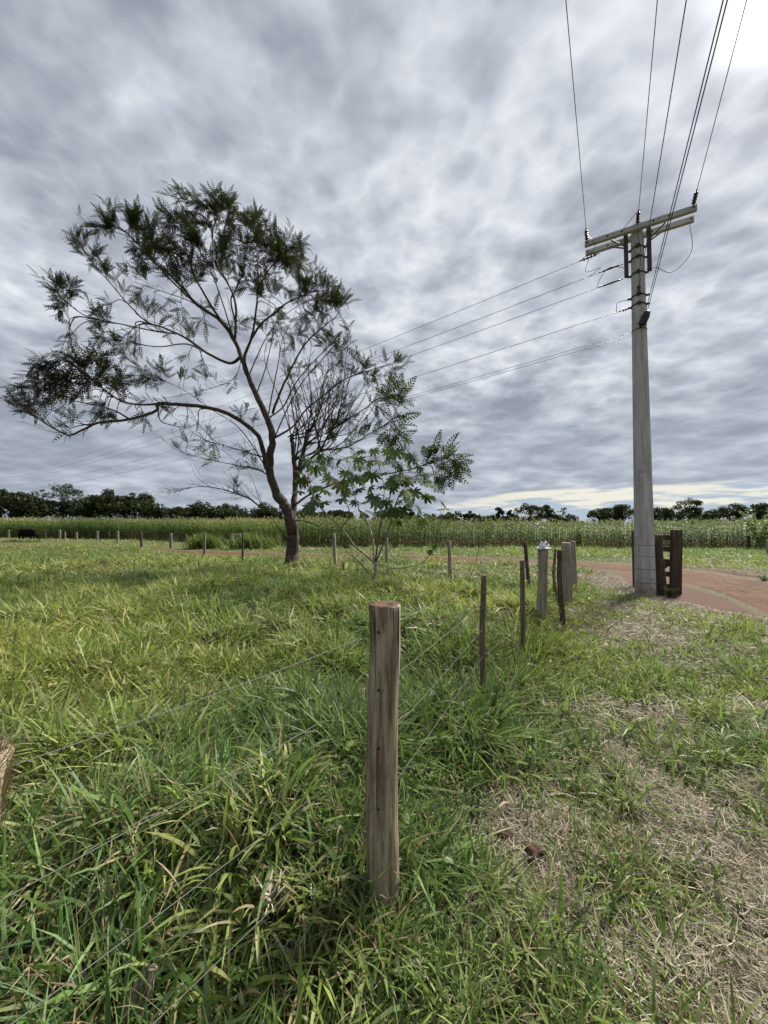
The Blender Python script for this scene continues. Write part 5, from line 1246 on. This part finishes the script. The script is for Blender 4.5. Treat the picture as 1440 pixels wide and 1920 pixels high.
for px, py, hp, wp, lab in [(385, 1027, 34, 56, 'bright green clump of tall grass behind the pale post, left of the H-shaped frame'), (475, 1028, 38, 70, 'bright green clump of tall grass right of the H-shaped frame')]:
    x, y = gnd(px, py); n = 1300; Wd = wp / F * y * 1.5; a = rng.uniform(0, 6.28, n); r = np.abs(rng.normal(0, .42, n)) * Wd / 2
    V, Q, C = blades(np.c_[np.cos(a) * r, np.sin(a) * r * .6, np.zeros(n)], rng.uniform(0, 6.28, n), np.abs(rng.normal(.2, .2, n)), hp / F * y * rng.uniform(.4, 1.1, n) * 1.05, rng.uniform(.03, .06, n), rng.uniform(.1, .6, n), np.array([(0.11, 0.145, 0.045), (0.14, 0.17, 0.05), (0.09, 0.125, 0.035)])[rng.integers(0, 3, n)], 3)
    o = link_obj('tall_grass_clump', mesh_np('tall_grass_clump', V, Q, C), M['grass']); o.location = (x, y, gz(x, y)); tag(o, lab, 'tall grass')
# leafless sapling right of the grey slim post
x, y = gnd(880, 1090); o_ = Vector((x, y, gz(x, y))); mb = MB()
def sp(px, py): return at(px, py, y) - o_
for path, r in (([(878, 1092), (886, 1070), (893, 1050), (900, 1010), (903, 985)], .012), ([(890, 1060), (905, 1063), (922, 1050)], .007), ([(884, 1075), (868, 1052), (866, 1036)], .006), ([(894, 1046), (888, 1030), (884, 1022)], .004), ([(898, 1022), (906, 1008), (909, 1000)], .004)):
    P_ = catmull([np.array(sp(*p)) for p in path], 4); mb.tube(P_, np.linspace(r, r * .35, len(P_)), 5)
o = mb.build('bare_sapling', M['stem_dark']); o.location = o_; tag(o, 'thin leafless sapling beside the slim grey post right of the castor bush', 'sapling')
# rusty dead weed stalk between grey post and castor bush
x, y = gnd(643, 1072); o_ = Vector((x, y, gz(x, y))); mb = MB()
mb.tube([(0, 0, 0), (0.01, 0, .2), (-.02, 0, .42)], [.02, .035, .012], 6, jit=.2); mb.tube([(0, 0, .2), (.06, 0, .36)], [.02, .01], 5); mb.tube([(0, 0, .3), (-.05, .01, .5)], [.012, .005], 5)
o = mb.build('dead_stalk', plain('rusty_stalk', (0.14, 0.06, 0.03), .9)); o.location = o_; tag(o, 'rust-brown dead weed stalk left of the castor bush stems', 'dead weed')

# soil clods
def clod(px, py, sx, sy, sz, label, seed):
    x, y = gnd(px, py); bm = bmesh.new(); bmesh.ops.create_icosphere(bm, subdivisions=4, radius=1)
    for v in bm.verts:
        p = v.co; n_ = fbm(np.array([p.x * 1.6 + seed * 3 + p.z]), np.array([p.y * 1.6 + p.z * 1.3]), seed, 4)[0]; v.co = p * (0.65 + 0.75 * n_)
    me = bpy.data.meshes.new('soil_clod'); bm.to_mesh(me); bm.free()
    for p in me.polygons: p.use_smooth = True
    o = link_obj('soil_clod', me, M['clod']); o.location = (x, y, gz(x, y) + sz * .35); o.scale = (sx, sy, sz); tag(o, label, 'clod', 'clods of red soil')
clod(943, 1576, .048, .034, .036, 'smooth reddish-brown clod on the straw patch right of the round post', 2)
clod(1003, 1614, .056, .042, .046, 'crumbly dark red clod half under grass right of the round post', 5)
for k, (cx_, cy_, cs_, lab) in enumerate([(884, 1106, .16, 'left clod of the dark red soil heap beside the slim grey post'), (912, 1112, .24, 'largest middle clod of the dark red soil heap right of the slim grey post'), (948, 1108, .15, 'right clod of the dark red soil heap nearest the brown stake')]):
    clod(cx_, cy_, cs_ * 1.3, cs_, cs_ * .6, lab, 10 + k)
# pale curled dead leaf caught in the near grass
x, y = gnd(505, 1790); o_ = Vector((x, y, gz(x, y) + .13)); n = 26; a = rng.uniform(0, 6.28, n)
V, Q, C = blades(np.c_[np.zeros(n), np.zeros(n), np.zeros(n)] + rng.normal(0, .012, (n, 3)), a, rng.uniform(.2, 1.5, n), rng.uniform(.03, .10, n), rng.uniform(.004, .009, n), rng.uniform(.2, .9, n), np.tile((0.46, 0.38, 0.31), (n, 1)) * rng.uniform(.8, 1.2, (n, 1)), 4)
o = link_obj('dead_seed_head', mesh_np('dead_seed_head', V, Q, C), M['straw']); o.location = o_; tag(o, 'pale curled dead grass head hanging in the near grass left of the round post', 'dead grass')
# red scrap by the pole
x, y = gnd(1187, 1087); mb = MB(); mb.box((0, 0, 0), (.16, .05, .012), Matrix.Rotation(-.4, 3, 'Z')); o = mb.build('plastic_scrap', M['redplastic'], smooth=False); o.location = (x, y, gz(x, y) + .03); tag(o, 'small red plastic scrap on the ground left of the concrete pole', 'scrap')

# ------------------------------------------------------------------ black cow grazing
x, y = gnd(52, 1014.5); cow = empty('cow', (x, y, gz(x, y))); tag(cow, 'black cow grazing with lowered head at the far left of the pasture', 'cow')
mb = MB()
spine = [(-0.98, .92, .10, .10), (-0.92, .93, .24, .17), (-.75, .92, .33, .25), (-.45, .88, .37, .31), (-.1, .85, .40, .34), (.25, .86, .38, .30), (.50, .88, .35, .25), (.66, .86, .29, .18), (.82, .78, .22, .14), (.98, .64, .18, .12), (1.10, .50, .16, .12), (1.20, .38, .125, .10), (1.28, .26, .085, .075), (1.31, .18, .05, .05)]
rings = []; sd = 14; vs = []; fs = []
for i, (sx, szc, hh, ww) in enumerate(spine):
    tilt = 0 if i < 7 else min(1.0, (i - 6) * 0.17)
    for k in range(sd):
        a = 2 * math.pi * k / sd; lz = math.cos(a) * hh; ly_ = math.sin(a) * ww
        vs.append((sx + lz * math.sin(tilt) , ly_, szc + lz * math.cos(tilt)))
for i in range(len(spine) - 1):
    for k in range(sd): fs.append((i * sd + k, i * sd + (k + 1) % sd, (i + 1) * sd + (k + 1) % sd, (i + 1) * sd + k))
fs.append(tuple(range(sd))[::-1]); fs.append(tuple((len(spine) - 1) * sd + k for k in range(sd)))
mb.add(vs, fs)
for sy in (-1, 1):
    mb.tube([(.50, sy * .15, .75), (.50, sy * .16, .52), (.53, sy * .15, .38), (.51, sy * .15, .12), (.54, sy * .15, 0)], [.13, .09, .065, .05, .06], 10)
    mb.tube([(-.72, sy * .16, .85), (-.62, sy * .18, .60), (-.78, sy * .17, .40), (-.76, sy * .16, .14), (-.73, sy * .16, 0)], [.19, .13, .07, .05, .06], 10)
body = mb.build('body', M['cow'], cow)
rm_ = body.modifiers.new('r', 'REMESH'); rm_.mode = 'VOXEL'; rm_.voxel_size = 0.03; rm_.use_smooth_shade = True
smm = body.modifiers.new('s', 'SMOOTH'); smm.iterations = 4
for sy in (-1, 1):
    mb = MB(); mb.tube([(1.06, sy * .10, .60), (1.05, sy * .20, .60), (1.04, sy * .29, .56)], [.03, .055, .012], 8); mb.build('ear', M['cow'], cow)
    mb = MB(); mb.tube([(1.03, sy * .07, .66), (1.03, sy * .15, .72), (1.06, sy * .19, .80)], [.028, .02, .006], 8); mb.build('horn', M['hoof'], cow)
mb = MB(); mb.tube(catmull([np.array(p) for p in [(-.98, 0, 1.02), (-1.05, 0, .85), (-1.04, .02, .55), (-1.05, .03, .35)]], 4), np.linspace(.035, .02, 13), 8); mb.tube([(-1.05, .03, .37), (-1.05, .03, .28), (-1.05, .03, .18)], [.02, .05, .015], 8); mb.build('tail', M['cow'], cow)
cow.rotation_euler = (0, 0, math.radians(-8))
